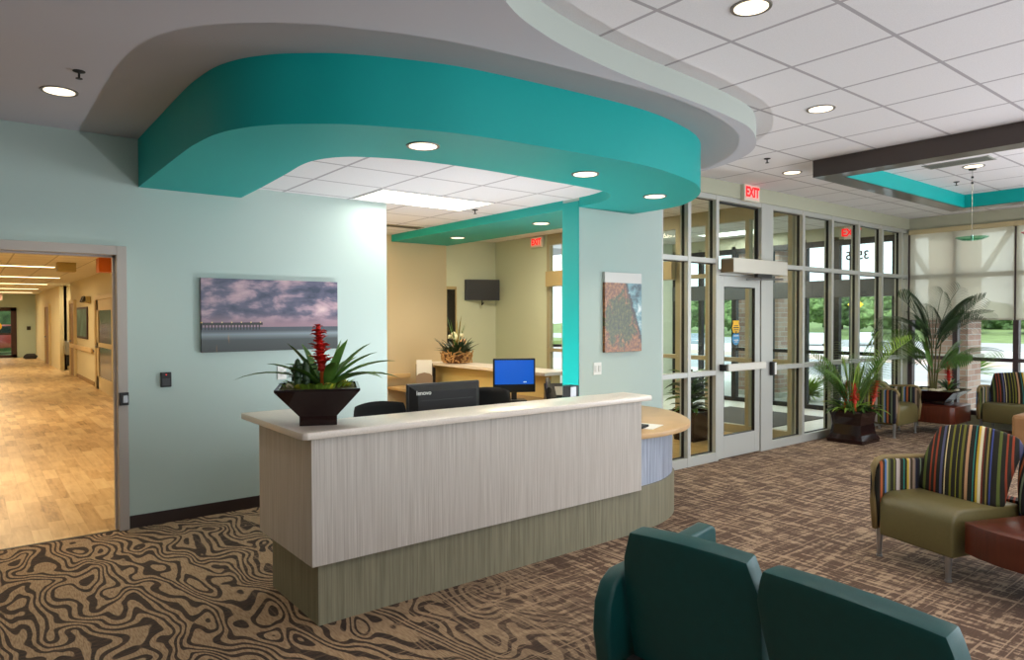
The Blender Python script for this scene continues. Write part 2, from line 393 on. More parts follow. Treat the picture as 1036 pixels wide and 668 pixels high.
# ------------------------------------------------------------------ the setting: floors, walls, ceilings
XE = 11.9          # east glazed wall
YS = 4.745         # lobby storefront plane
YW = 6.078         # picture wall plane
sbox('floor', M_CARPET, -4, -5, -.1, XE, YS+.02, 0)
sbox('floor', M_CARPET, -4, YS+.02, -.1, 5.7, YW, 0)
sbox('floor', M_CARPET, 2.45, YW, -.1, 5.7, 11.4, 0)
M_HALLF = planks('hall_planks', [(140, 108, 62), (184, 146, 90), (206, 170, 112), (216, 184, 130)], rough=.3)
sbox('floor', M_HALLF, 5.7, YS+.02, -.1, 8.55, 11.4, 0)
M_VEST = mat('vestibule_tile', (216, 214, 208), .4, var=.04)
sbox('floor', M_VEST, 8.55, YS+.02, -.1, XE, 11.4, 0)
sbox('floor', M_PLANK, -4, YW, -.1, 2.45, 12, 0)
sbox('floor', M_PLANK, -4, 12, -.1, 3.2, 37, 0)
sbox('trim_1', mat('threshold', (60, 50, 40), .5), -2, YW-.01, -.02, .95, YW+.02, .004)
# picture wall with the corridor opening
sbox('wall_north', WALL, .97, YW, 0, 3.24, YW+.14, 3.3)
sbox('wall_north', WALL, -4, YW, 2.215, .97, YW+.14, 3.3)
sbox('wall_north', WALL, -4, YW, 0, -1.45, YW+.14, 2.215)
df = thing('trim_2', '', '', (0, 0, 0)); del df['label']; del df['category']; df['kind'] = 'structure'
FR = mat('door_frame_paint', (178, 168, 160), .5)
MB().box(.90, YW-.03, 0, .97, YW+.17, 2.215, .004).box(-1.45, YW-.03, 0, -1.38, YW+.17, 2.215, .004).box(-1.38, YW-.03, 2.145, .90, YW+.17, 2.215, .002).build('door_frame', FR, df)
MB().box(.885, YW+.05, 0, .90, YW+.10, 2.145).box(-1.38, YW+.05, 2.13, .90, YW+.10, 2.145).build('door_stop', FR, df)
sbox('baseboard_north', BASEB, .972, YW-.012, 0, 3.24, YW, .10, bev=.003)
# closing wall between corridor and reception back room
sbox('wall_inner', CREAM, 2.42, YW+.14, 0, 2.52, 12, 2.78)
# cream wall at the back of the reception
sbox('wall_back', CREAM, 2.52, 8.3, 0, 5.38, 8.42, 3.22)
sbox('baseboard_back', BASEB, 2.52, 8.288, 0, 5.38, 8.3, .10)
sbox('wall_hall', SAGE, 5.26, 8.42, 0, 5.38, 11.4, 3.22)
sbox('wall_hall', SAGE, 5.26, 11.4, 0, 8.72, 11.5, 3.22)
sbox('wall_vestibule', SAGE, 8.6, 9.75, 0, 8.72, 11.4, 3.22)
sbox('wall_vestibule_back', SAGE, 8.72, 9.4, 0, XE, 9.5, 3.22)
# painted pier between reception and storefront: mint face, teal side
sbox('wall_pier', WALL, 4.502, 4.66, 0, 5.70, 4.885, 3.22)
sbox('trim_3', TEAL, 4.494, 4.662, 0, 4.502, 4.885, 2.75)
# room behind the camera
sbox('wall_south', WALL, -4, -5.1, 0, XE, -5, 3.22)
sbox('wall_west', WALL, -4.1, -5, 0, -4, 37, 3.3)
# ceilings
sbox('ceiling', M_TILE, -4, -5, 3.22, XE+.1, YS+.2, 3.26)
sbox('ceiling_hall', M_TILE, 4.5, YS+.2, 3.22, XE+.1, 11.5, 3.26)
sbox('roof_sun_block', mat('sun_block_slab', (150, 150, 150), .9), -4.1, -5.1, 3.3, XE+.2, 37.2, 3.5)  # unseen slab added to keep the sun out of gaps between ceilings
sbox('ceiling_corridor', M_TILE3, -4, YW+.14, 2.73, 2.42, 12, 2.78)
sbox('ceiling_corridor', M_TILE3, -4, 12, 2.73, 3.3, 37, 2.78)
sbox('ceiling_reception', M_TILE2, 2.52, 6.2, 2.78, 4.52, 8.3, 2.82)
struct(MB().prism([(1.70, 6.077), (1.70, 4.3), (1.9, 4.0), (2.4, 3.85), (4.0, 3.85), (4.3, 4.0), (4.52, 4.3), (4.52, 6.2), (1.7, 6.2)], 2.78, 2.82).build('ceiling_reception', M_TILE2))
# plaster cloud (left ceiling)
cl = spline([(.35, -4.9), (.4, -1), (.62, .6), (1.05, 1.55), (1.5, 2.12), (1.93, 2.455), (2.27, 2.6), (2.65, 2.69), (3.12, 2.755), (3.75, 2.80), (4.2, 2.85), (4.6, 2.93), (4.95, 3.1), (5.2, 3.28), (5.38, 3.5), (5.5, 3.76), (5.57, 4.05), (5.6, 4.4), (5.6, 4.66)], 6)
CLD = [tuple(p[:2]) for p in [(a[0], a[1]) for a in [(x[0], x[1]) for x in cl]]]
struct(MB().prism(CLD+[(4.5, 4.66), (4.5, YW-.001), (-3.99, YW-.001), (-3.99, -4.9)], 3.066, 3.22).build('ceiling_cloud', GREY, smooth=True))
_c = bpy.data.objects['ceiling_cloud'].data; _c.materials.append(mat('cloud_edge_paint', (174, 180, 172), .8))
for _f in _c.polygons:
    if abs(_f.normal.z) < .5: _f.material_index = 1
# teal soffit ring
outer = spline([(1.062, 6.077), (1.062, 5.3), (1.062, 4.7), (1.068, 4.42), (1.10, 4.1), (1.17, 3.88), (1.27, 3.72), (1.385, 3.60), (1.6, 3.44), (1.9, 3.31), (2.2, 3.22), (2.6, 3.17), (3.1, 3.13), (3.5, 3.115), (3.83, 3.14), (4.18, 3.215), (4.46, 3.31), (4.74, 3.475), (4.98, 3.705), (5.15, 3.95), (5.21, 4.11), (5.23, 4.30), (5.235, 4.659)], 5)
inner = spline([(4.5, 4.659), (4.49, 4.5), (4.43, 4.27), (4.29, 4.06), (4.1, 3.96), (3.8, 3.93), (3.3, 3.915), (2.77, 3.905), (2.32, 3.95), (2.05, 4.045), (1.89, 4.16), (1.80, 4.34), (1.78, 4.54), (1.80, 4.85), (1.83, 5.47), (1.85, 6.077)], 5)
struct(MB().prism([p[:2] for p in outer]+[p[:2] for p in inner], 2.69, 3.066).build('ceiling_teal_soffit', TEAL, smooth=True))
sbox('ceiling_teal_soffit', TEAL, 4.5, 4.885, 2.69, 5.40, 8.299, 3.22)

# dark beam frame with teal inner fascia, over the seating area
bf = [(6.65, -1.2), (10.3, -1.2), (10.3, 3.52), (6.65, 3.52)]
def ring(x0, y0, x1, y1, w, z0, z1):
    m = MB(); m.box(x0, y0, z0, x0+w, y1, z1).box(x1-w, y0, z0, x1, y1, z1).box(x0+w, y1-w, z0, x1-w, y1, z1).box(x0+w, y0, z0, x1-w, y0+w, z1); return m
struct(ring(6.65, -1.2, 10.26, 3.53, .21, 3.05, 3.219).build('ceiling_beam', DARKW))
struct(ring(6.86, -.99, 10.05, 3.32, .012, 3.056, 3.219).build('ceiling_beam_fascia', TEAL))

# header over the storefront and the east glazing
sbox('wall_header', HEADP, 5.70, YS-.07, 3.05, XE, YS+.09, 3.22)
sbox('wall_header_east', HEADP, XE-.07, -5, 3.03, XE+.09, YS-.07, 3.22)
sbox('wall_header_vestibule', HEADP, XE-.05, YS+.09, 3.0, XE+.05, 9.4, 3.22)

# ------------------------------------------------------------------ lobby storefront
def gl_pane(parent, *a): return MB().box(*a).build('pane', GLASS, parent)
faces = [5.725, 6.205, 6.708, None, 8.62, 9.39, 10.17, 10.93, 11.63]
YF = YS-.055; YB = YS+.055
w1 = thing('window_1', '', '', (0, 0, 0)); del w1['label']; del w1['category']; w1['kind'] = 'structure'
def mullion_y(x, w=.055, z0=0, z1=3.05):
    MB().box(x-w/2, YF, z0, x+w/2, YB, z1, .002).build('mullion', ALU, w1)
    MB().box(x-w/2-.004, YS-.005, z0+.06, x-w/2, YS+.03, z1-.05).box(x+w/2, YS-.005, z0+.06, x+w/2+.004, YS+.03, z1-.05).build('gasket', GASK, w1)
for x in (5.73, 6.205, 6.72, 8.62, 9.39, 10.17, 10.93, 11.63): mullion_y(x)
MB().box(7.62, YF, 0, 7.88, YB, 3.05, .003).build('post', ALU, w1)
MB().box(11.83, YF, 0, XE, YB, 3.05, .003).build('post', ALU, w1)
def rail(x0, x1, z0, z1): MB().box(x0, YF+.004, z0, x1, YB-.004, z1, .002).build('rail', ALU, w1)
for x0, x1 in ((5.70, 6.72), (7.85, XE)):
    rail(x0, x1, 0, .10); rail(x0, x1, .99, 1.045); rail(x0, x1, 2.27, 2.325)
    MB().box(x0, YS-.004, 2.262, x1, YS+.03, 2.27).box(x0, YS-.004, .983, x1, YS+.03, .99).box(x0, YS-.004, 2.99, x1, YS+.03, 3.0).box(x0, YS-.004, .10, x1, YS+.03, .108).build('gasket', GASK, w1)
rail(5.70, XE, 2.995, 3.055); rail(6.72, 7.65, 2.14, 2.21)
for x0, x1 in ((5.75, 6.18), (6.235, 6.69), (7.88, 8.59), (8.65, 9.36), (9.42, 10.14), (10.2, 10.9), (10.96, 11.6), (11.66, 11.83)):
    for z0, z1 in ((.10, .99), (1.045, 2.27), (2.325, 2.995)): gl_pane(w1, x0, YS+.01, z0, x1, YS+.018, z1)
gl_pane(w1, 6.75, YS+.01, 2.21, 7.62, YS+.018, 2.995)
MB().box(6.745, YS-.005, 2.21, 6.757, YS+.03, 2.99).box(7.60, YS-.005, 2.21, 7.62, YS+.03, 2.99).box(6.75, YS-.004, 2.975, 7.62, YS+.03, 2.99).build('gasket', GASK, w1)

# the glazed door
dr = thing('door_1', '', '', (6.75, YF, 0)); del dr['label']; del dr['category']; dr['kind'] = 'structure'
def W_(mb, name, m, p=dr, **k): return mb.build(name, m, p, world=True, **k)
lf = W_(MB().box(6.755, YF+.01, .012, 6.86, YF+.055, 2.135, .003).box(7.50, YF+.01, .012, 7.605, YF+.055, 2.135, .003).box(6.86, YF+.01, .012, 7.50, YF+.055, .27, .003).box(6.86, YF+.01, 2.01, 7.50, YF+.055, 2.135, .003), 'leaf_frame', ALU)
W_(MB().box(6.86, YF+.03, .27, 7.50, YF+.036, 2.01), 'pane', GLASS)
W_(MB().box(6.86, YF+.012, .27, 6.868, YF+.05, 2.01).box(7.492, YF+.012, .27, 7.50, YF+.05, 2.01).box(6.86, YF+.012, 2.002, 7.50, YF+.05, 2.01).box(6.86, YF+.012, .27, 7.50, YF+.05, .278), 'gasket', GASK)
W_(MB().box(6.80, YF-.095, 1.03, 7.58, YF-.045, 1.115, .010), 'push_bar', mat('satin_bar', (222, 218, 208), .35, .15))
W_(MB().box(6.775, YF-.08, 1.035, 6.805, YF+.012, 1.11, .004).box(7.56, YF-.07, 1.045, 7.59, YF+.012, 1.10, .004), 'bar_bracket', BLACK)
W_(MB().cyl((7.12, YF+.028, 1.40), (7.12, YF+.024, 1.40), .075, n=28).cyl((7.12, YF+.028, 1.60), (7.12, YF+.0241, 1.60), .0, .0), 'blue_sticker', mat('sticker_blue', (52, 132, 176), .5))
W_(MB().cyl((7.12, YF+.028, 1.53), (7.12, YF+.024, 1.53), .078, n=8).box(7.06, YF+.023, 1.59, 7.18, YF+.028, 1.615), 'yellow_sticker', mat('sticker_yellow', (238, 184, 26), .5))
W_(MB().box(7.065, YF+.020, 1.525, 7.175, YF+.023, 1.537).box(7.07, YF+.020, 1.50, 7.17, YF+.023, 1.51).box(7.08, YF+.020, 1.55, 7.16, YF+.023, 1.558).box(7.09, YF+.020, 1.48, 7.15, YF+.023, 1.487), 'sticker_print', BLACK)
W_(MB().box(7.07, YF+.020, 1.43, 7.17, YF+.023, 1.438).box(7.075, YF+.020, 1.38, 7.165, YF+.023, 1.388).box(7.09, YF+.020, 1.36, 7.15, YF+.023, 1.366), 'sticker_print', WHITE)
op = thing('door_operator', 'long silver automatic door operator box mounted over the glass lobby door', 'door operator', (7.2, YF, 2.145))
MB().box(-.42, -.17, .02, .72, -.002, .185, .004).build('housing', mat('silver_housing', (198, 194, 184), .35, .3), op)
for _x in (-.424, .72): MB().box(_x, -.168, .022, _x+.004, -.004, .168).build('end_cap', mat('operator_end', (128, 108, 82), .4, .3), op)
MB().box(.10, -.15, -.02, .42, -.10, .02, .004).build('motor_lip', BLACK, op)
MB().tube([(.30, -.13, -.035), (-.05, -.10, -.05)], .012).tube([(.62, -.16, -.03), (.2, -.13, -.035)], .012).build('arm', STEEL, op)
MB().box(.74, -.06, .02, .80, -.002, .10, .005).build('sensor', mat('sensor_yellow', (190, 160, 50), .5), op)
es = tag(MB().box(7.80, YF-.05, .93, 7.885, YF-.002, 1.10, .006).build('door_release_box', BLACK, loc=(7.84, YF, 1.0)), 'black and silver wall switch box on the post right of the lobby door', 'switch box')
MB().box(-.005, -.055, -.06, .04, -.05, .09, .002).build('cover_plate', WHITE, es)

# ------------------------------------------------------------------ partition X=8.6 (hall to vestibule) with automatic doors
w2 = thing('window_2', '', '', (0, 0, 0)); del w2['label']; del w2['category']; w2['kind'] = 'structure'
XP = 8.62
TAN = ALUD
for y, w in ((9.72, .07), (8.98, .06), (8.22, .10), (7.46, .06), (6.70, .09), (6.17, .06), (5.5, .06), (4.86, .06)):
    MB().box(XP-.05, y-w/2, 0, XP+.05, y+w/2, 3.1, .002).build('mullion', TAN, w2)
for z0, z1 in ((0, .12), (1.02, 1.08), (2.24, 2.30), (3.02, 3.22)): MB().box(XP-.046, 4.84, z0, XP+.046, 9.75, z1).build('rail', TAN, w2)
MB().box(XP-.15, 6.74, 2.24, XP-.05, 9.68, 2.52, .004).build('operator_header', mat('tan_metal', (180, 160, 118), .45, .25), w2)
for y0, y1 in ((4.89, 5.47), (5.53, 6.14), (6.2, 6.655), (6.745, 7.43), (7.49, 8.17), (8.27, 8.95), (9.01, 9.685)): gl_pane(w2, XP-.004, y0, .12, XP+.004, y1, 3.02)
# ------------------------------------------------------------------ east exterior glazing of the vestibule (bronze) and lobby
w3 = thing('window_3', '', '', (0, 0, 0)); del w3['label']; del w3['category']; w3['kind'] = 'structure'
BRZ = mat('dark_bronze', (44, 42, 44), .4, .4)
for y, w in ((4.9, .08), (5.86, .10), (6.42, .05), (7.1, .05), (7.9, .10), (8.7, .08), (9.36, .08)):
    MB().box(XE-.05, y-w/2, 0, XE+.05, y+w/2, 3.05, .002).build('mullion', BRZ, w3)
MB().box(XE-.046, 4.86, 2.90, XE+.046, 9.4, 3.05).build('rail', BRZ, w3)
MB().box(XE-.06, 4.86, 2.0, XE+.06, 9.4, 2.30, .01).build('transom_band', mat('slate_panel', (78, 80, 84), .5), w3)
MB().box(XE-.046, 4.86, 0, XE+.046, 9.4, .08).build('rail', BRZ, w3)
MB().box(XE-.046, 4.86, 1.0, XE+.046, 7.9, 1.06).build('rail', BRZ, w3)
gl_pane(w3, XE-.004, 4.9, .08, XE+.004, 9.36, 2.0); gl_pane(w3, XE-.004, 4.9, 2.3, XE+.004, 9.36, 2.9)
# street number on the outside of the transom glass, read reversed from in here
text('3525', .20, 'street_number', BLACK, w3, (XE-.012, 5.52, 2.70), (R(90), 0, R(90)), off=.004)

w4 = thing('window_4', '', '', (0, 0, 0)); del w4['label']; del w4['category']; w4['kind'] = 'structure'
EF = mat('brown_window_frame', (84, 70, 74), .4, .3)
ym = [4.66, 4.02, 3.24, 2.46, 1.68, .9, .12, -.66, -1.44, -2.22, -3.0, -3.78, -4.56]
for y in ym: MB().box(XE-.05, y-.035, .2, XE+.06, y+.035, 3.03, .002).build('mullion', EF, w4)
for z0, z1 in ((.16, .24), (.99, 1.045), (2.25, 2.32), (2.98, 3.04)): MB().box(XE-.045, -4.9, z0, XE+.055, 4.69, z1).build('rail', EF, w4)
for a, b in zip(ym, ym[1:]): gl_pane(w4, XE+.0, b+.035, .24, XE+.008, a-.035, 2.98)
sbox('wall_east_sill', HEADP, XE-.07, -5, 0, XE+.1, YS-.07, .17)
lab = ['wide white roller shade between the glass corner and the dark mullion, behind the tall palm', 'white roller shade cut by the right edge of the photo']
for i, (a, b) in enumerate(zip(ym[0:-2:2], ym[2::2])):
    s = thing('roller_shade', lab[i] if i < 2 else 'white roller shade on the lobby window wall outside the right edge', 'window shade', (XE-.09, (a+b)/2, 2.96), group='roller shades on the window wall')
    h = (a-b)/2
    MB().box(-.002, -h+.012, -1.335, .002, h-.012, 0).build('fabric', SHADE, s)
    MB().box(-.008, -h+.012, -1.355, .008, h-.012, -1.33, .003).build('hem_bar', mat('shade_hem', (190, 184, 168), .5), s)
    MB().box(-.04, -h, 0, .035, h, .07, .004).build('headbox', mat('shade_headbox', (196, 178, 138), .6), s)

# ------------------------------------------------------------------ corridor
sbox('wall_corridor_right', mat('corridor_paint', (214, 200, 160), .7), 2.42, 19.6, 0, 2.5, 24.4, 2.73)
CW = _m['corridor_paint']
sbox('wall_corridor_right', CW, 2.40, 12, 0, 2.5, 16.2, 2.73)
sbox('wall_corridor_right', CW, 2.42, 16.2, 2.1, 2.5, 19.6, 2.73)
sbox('wall_corridor_right', CW, 2.3, 26.4, 0, 2.5, 37, 2.73)
sbox('wall_corridor_alcove', mat('corridor_blue', (150, 160, 150), .7), 3.2, 16, 0, 3.3, 37, 2.73)
sbox('wall_corridor_alcove', CW, 2.42, 24.4, 0, 3.2, 24.5, 2.73)
sbox('wall_corridor_alcove', CW, 2.42, 26.4, 0, 3.2, 26.5, 2.73)
sbox('baseboard_corridor', mat('tan_baseboard', (150, 118, 72), .6), 2.405, 19.6, 0, 2.42, 24.4, .1)
endp = mat('corridor_end_paint', (176, 192, 178), .7)
sbox('wall_corridor_end', endp, 1.62, 36.5, 0, 3.3, 36.6, 2.73); sbox('wall_corridor_end', endp, -4, 36.5, 0, -.1, 36.6, 2.73); sbox('wall_corridor_end', endp, -.1, 36.5, 2.16, 1.62, 36.6, 2.73)
d2 = thing('door_2', '', '', (.76, 36.5, 0)); del d2['label']; del d2['category']; d2['kind'] = 'structure'
DB = mat('dark_door_wood', (52, 26, 20), .5)
MB().box(-.86, -.04, 0, .86, .04, .12).box(-.86, -.04, 2.0, .86, .04, 2.16).box(.66, -.04, 0, .86, .04, 2.16).box(-.86, -.04, 0, -.66, .04, 2.16).box(-.66, -.03, .98, .66, .03, 1.06).box(-.05, -.03, 0, .05, .03, 2.0).build('leaf', DB, d2)
MB().box(-.7, -.005, .1, .7, .005, 2.0).build('pane', GLASS, d2)
MB().cyl((.2, -.02, 1.35), (.2, -.012, 1.35), .16, n=20).build('yellow_notice', mat('notice_yellow', (230, 180, 20), .5), d2)
area('alcove_fill', (2.85, 25.4, 2.68), .3, 1, 25, (1, .85, .6))  # lamp added to brighten the dark alcove gap, no fixture there
# corridor ceiling strips
for i, (x, y, L) in enumerate(((1.40, 16.8, 3.2), (1.86, 21.1, 3.6), (1.9, 25.2, 3.6), (1.95, 29.3, 3.6), (2.0, 33.3, 3.6), (1.3, 12.6, 3.0))):
    t = thing('ceiling_light', 'long narrow glowing strip light in the corridor ceiling, '+('nearest', 'second', 'third', 'fourth', 'farthest', 'first')[i]+' of the row' if i < 5 else 'corridor strip light above the door frame, out of view', 'ceiling light', (x-L/2, y, 2.73), group='strip lights in the corridor ceiling')
    MB().box(-L/2, -.09, -.02, L/2, .09, .0).build('trim', TRIMW, t)
    MB().box(-L/2+.01, -.08, -.026, L/2-.01, .08, -.019).build('diffuser', LITW, t)
for y in (8.5, 14, 20, 27, 34): area('corridor_light', (-.3, y, 2.66), 2.6, .5, 98, (1, .80, .52))
og = tag(MB().box(1.80, 13.9, 2.48, 2.39, 14.25, 2.73, .004).build('wood_bulkhead', mat('orange_wood', (206, 104, 30), .35), loc=(2, 14.1, 2.45)), 'glossy orange wood panel hung under the corridor ceiling by the door frame', 'ceiling panel')
bx = tag(MB().box(1.33, 15.5, 2.56, 1.63, 15.8, 2.73, .004).build('ceiling_sign', mat('tan_sign', (176, 156, 96), .6), loc=(1.6, 15.6, 2.6)), 'tan blank box hung from the corridor ceiling beside the nearest strip light', 'ceiling box')
hr = thing('handrail', 'cream corridor handrail along the right wall under the framed picture', 'handrail', (2.42, 22, .86))
MB().box(-.07, -2.35, -.05, -.03, 2.35, .07, .01).build('rail', mat('rail_cream', (216, 184, 132), .5), hr)
for _y in (-2.3, 0, 2.2): MB().box(-.035, _y, -.02, .0, _y+.1, .03).build('bracket', STEEL, hr)
cp = thing('framed_picture', 'dark framed teal picture on the right wall of the corridor', 'picture', (2.415, 21.7, 1.55))
MB().box(-.03, -1.05, -.42, 0, 1.05, .42, .004).build('frame', DB, cp)
MB().box(-.034, -.95, -.36, -.03, .95, .36).build('print', mat('corridor_print', (70, 108, 96), .5, var=.7, vs=2.2), cp)
em = thing('emergency_light', 'small tan twin head emergency light high on the corridor right wall', 'emergency light', (2.4, 20.3, 2.14))
MB().box(-.1, -.3, -.08, .0, .3, .08, .01).build('housing', mat('tan_sign'), em); MB().cyl((-.16, -.16, .02), (-.1, -.16, 0), .08).build('lamp_head', BLACK, em); MB().cyl((-.16, .16, .02), (-.1, .16, 0), .08).build('lamp_head', BLACK, em)
def wood_door(name, x, y0, y1, z=2.1, glass_=False):
    t = thing(name, '', '', (x, (y0+y1)/2, 0)); del t['label']; del t['category']; t['kind'] = 'structure'; h = (y1-y0)/2
    fm = mat('door_casing', (208, 186, 140), .5)
    MB().box(-.05, -h-.1, 0, .05, -h, z+.1, .003).box(-.05, h, 0, .05, h+.1, z+.1, .003).box(-.05, -h, z, .05, h, z+.1, .003).build('casing', fm, t)
    if glass_:
        MB().box(-.02, -h, 0, .02, -h+.25, z).box(-.02, h-.25, 0, .02, h, z).box(-.02, -h, 0, .02, h, .3).box(-.02, -h, z-.25, .02, h, z).box(-.02, -h, 1.0, .02, h, 1.1).build('leaf', fm, t)
        MB().box(-.004, -h+.25, .3, .004, h-.25, z-.25).build('pane', mat('dark_pane', (24, 20, 18), .15), t)
    else: MB().box(-.02, -h, 0, .02, h, z).build('leaf', mat('door_oak', (150, 112, 60), .5), t)
    MB().cyl((-.08, h-.2, 1.0), (-.02, h-.2, 1.0), .03).build('handle', STEEL, t)
    return t
wood_door('door_3', 2.40, 16.5, 18.9, glass_=True)
wood_door('door_4', 2.40, 23.2, 24.2)
wood_door('door_5', 2.28, 29.5, 31.0)
wc = thing('drinking_fountain', 'grey wall drinking fountain in the corridor alcove', 'drinking fountain', (2.62, 26.38, 0))
MB().box(-.2, -.35, .5, .2, 0, .95, .03).build('basin', STEEL, wc); MB().box(-.15, -.2, .15, .15, 0, .5, .02).build('cabinet', BLACKM, wc)
MB().tube([(0, -.2, .95), (0, -.22, 1.0), (0, -.16, 1.02)], .012).build('spout', STEEL, wc)
bg_ = tag(MB().ball((2.0, 34.8, .1), .22, (1.1, .8, .55), 2, .3, 3).box(1.8, 34.65, 0, 2.2, 34.95, .1, .03).build('black_bag', BLACKM, smooth=True, loc=(2.0, 34.8, 0)), 'small black bag on the floor at the far end of the corridor', 'bag')
cs = tag(MB().box(1.98, 36.47, 1.18, 2.12, 36.5, 1.34, .004).build('wall_switch', BLACK, loc=(2.05, 36.5, 1.25)), 'small dark wall switch on the far corridor end wall', 'switch')

# ------------------------------------------------------------------ signs
def exit_sign(loc, rz, label, z=.2, w=.32):
    t = thing('exit_sign', label, 'exit sign', loc, rz, 'red exit signs')
    MB().box(-w/2, -.05, 0, w/2, 0, z, .004).build('housing', mat('sign_housing', (214, 208, 190), .5), t)
    MB().box(-w/2+.015, -.053, .015, w/2-.015, -.05, z-.015).build('face', mat('sign_face', (232, 196, 184), .5, emit=.1), t)
    text('EXIT', z*.80, 'lettering', mat('sign_red', (255, 10, 24), .6, emit=.9), t, (0, -.055, z*.5), (R(90), 0, 0), .001, sx=.85, off=.006)
    return t
exit_sign((7.31, YS-.07, 3.03), 0, 'red lit exit sign above the glass lobby door')
xs = exit_sign((11.1, 5.255, 2.90), R(-62), 'red lit exit sign hanging inside the vestibule, behind the storefront glass', w=.2)
MB().cyl((0, -.025, .195), (0, -.025, .32), .012, n=8).build('hanging_stem', STEEL, xs)
exit_sign((8.57, 10.0, 3.0), R(-90), 'small red exit sign high on the hall wall behind the reception', w=.34)
exit_sign((.75, 34.9, 2.42), 0, 'red lit exit sign at the far end of the corridor', z=.28, w=.7)

# ------------------------------------------------------------------ ceiling fixtures
def downlight(x, y, z, label, power=9, r=.084, col=(1, .9, .74)):
    t = thing('recessed_downlight', label, 'ceiling light', (x, y, z), group='round recessed downlights')
    MB().lathe([(r, -.004), (r+.016, -.007), (r+.018, 0), (r, .0)], n=32).build('trim_ring', TRIMR, t, smooth=True)
    MB().cyl((0, 0, -.006), (0, 0, 0), r, n=32).build('lens', LIT, t)
    if power:
        l = bpy.data.lights.new('downlight_lamp', 'SPOT'); l.energy = power*4; l.color = col; l.spot_size = R(120); l.spot_blend = .7; l.shadow_soft_size = .08
        o = bpy.data.objects.new('downlight_lamp', l); COL.objects.link(o); o.parent = t; o.location = (0, 0, -.03)
    return t
downlight(.459, 5.093, 3.066, 'round downlight in the grey plaster ceiling at the upper left', 9)
downlight(3.119, 1.984, 3.22, 'round downlight in the tile ceiling at the top edge of the photo', 8)
downlight(5.043, 2.618, 3.22, 'round downlight in the tile ceiling right of the curved plaster edge', 8)
downlight(7.0, 3.95, 3.22, 'round downlight beside the corner of the dark beam', 7)
downlight(8.205, 2.624, 3.22, 'round downlight inside the dark beam frame above the hanging pendant', 8)
downlight(2.159, 3.583, 2.69, 'round downlight in the teal soffit, leftmost, over the desk front', 7)
downlight(3.501, 3.563, 2.69, 'round downlight in the teal soffit right of the bright troffer', 7)
downlight(4.61, 3.847, 2.69, 'round downlight in the teal soffit over the curved desk end', 7)
downlight(4.956, 7.378, 2.69, 'small round downlight farthest back in the green soffit', 7)
downlight(4.937, 5.71, 2.69, 'small round downlight in the back soffit beside the teal pier', 7)
downlight(9.705, 5.5, 3.22, 'round downlight seen through the storefront transom', 6)
def troffer(x0, y0, x1, y1, z, label, power, m=LITS, col=(1, .97, .92)):
    t = thing('troffer_light', label, 'ceiling light', ((x0+x1)/2, (y0+y1)/2, z), group='rectangular troffer lights')
    a, b = (x1-x0)/2, (y1-y0)/2
    MB().box(-a, -b, -.006, a, -b+.02, .0).box(-a, b-.02, -.006, a, b, 0).box(-a, -b+.02, -.006, -a+.02, b-.02, 0).box(a-.02, -b+.02, -.006, a, b-.02, 0).build('frame', TRIMW, t)
    MB().box(-a+.02, -b+.02, -.004, a-.02, b-.02, 0).build('diffuser', m, t)
    ar = area('troffer_lamp', (0, 0, -.02), 2*a-.1, 2*b-.1, power, col); ar.parent = t
    return t
troffer(2.84, 5.40, 4.06, 6.0, 2.78, 'bright rectangular light panel over the reception desk', 8)
troffer(9.3, 6.9, 9.9, 8.1, 3.22, 'rectangular light panel in the vestibule ceiling, nearer the hall', 50, col=WARM)
troffer(10.9, 6.9, 11.5, 8.1, 3.22, 'rectangular light panel in the vestibule ceiling, nearer outdoors', 40)
troffer(6.5, 8.2, 7.7, 8.8, 3.22, 'rectangular light panel in the hall ceiling behind the reception', 95, col=(1, .84, .6))
troffer(2.2, 7.0, 3.4, 7.6, 2.78, 'added fill light panel hidden behind the picture wall end', 62, col=(1, .84, .6))  # added out of sight to brighten the cream wall
def sprinkler(x, y, z, label):
    t = thing('fire_sprinkler', label, 'sprinkler', (x, y, z), group='ceiling sprinklers')
    MB().lathe([(.032, 0), (.032, -.004), (.014, -.010), (.0, -.010)], n=20).build('escutcheon', BLACKM, t)
    MB().cyl((0, 0, -.04), (0, 0, -.008), .006, n=8).build('stem', BLACKM, t)
    MB().cyl((0, 0, -.044), (0, 0, -.041), .018, .018, 12).build('deflector', BLACKM, t)
sprinkler(.512, 4.62, 3.066, 'sprinkler in the grey plaster ceiling beside the upper left downlight')
sprinkler(6.20, 3.76, 3.22, 'sprinkler in the tile ceiling left of the exit sign')
sprinkler(4.15, 5.55+.3, 2.78, 'sprinkler hanging from the reception tile ceiling')
sprinkler(9.0, 3.05, 3.22, 'sprinkler inside the dark beam frame left of the pendant cord')
v = thing('air_vent', 'dark slot air vent in the reception tile ceiling next to the picture wall', 'air vent', (4.15, 7.45, 2.78))
MB().box(-.3, -.09, -.006, .3, .09, 0).build('frame', mat('vent_frame', (150, 140, 116), .6), v); MB().box(-.28, -.055, -.008, .28, -.01, -.005).box(-.28, .01, -.008, .28, .055, -.005).build('slot', BLACKM, v)
v = thing('air_vent', 'grey rectangular air return grille inside the dark beam frame', 'air vent', (7.9, 2.66, 3.22))
MB().box(-.12, -.3, -.006, .12, .3, 0).build('frame', mat('grille_grey', (150, 152, 144), .6), v)
MB().box(-.1, -.28, -.009, -.07, .28, -.005).box(-.05, -.28, -.009, -.02, .28, -.005).box(0, -.28, -.009, .03, .28, -.005).box(.05, -.28, -.009, .08, .28, -.005).build('slat', mat('grille_dark', (110, 112, 104), .6), v)
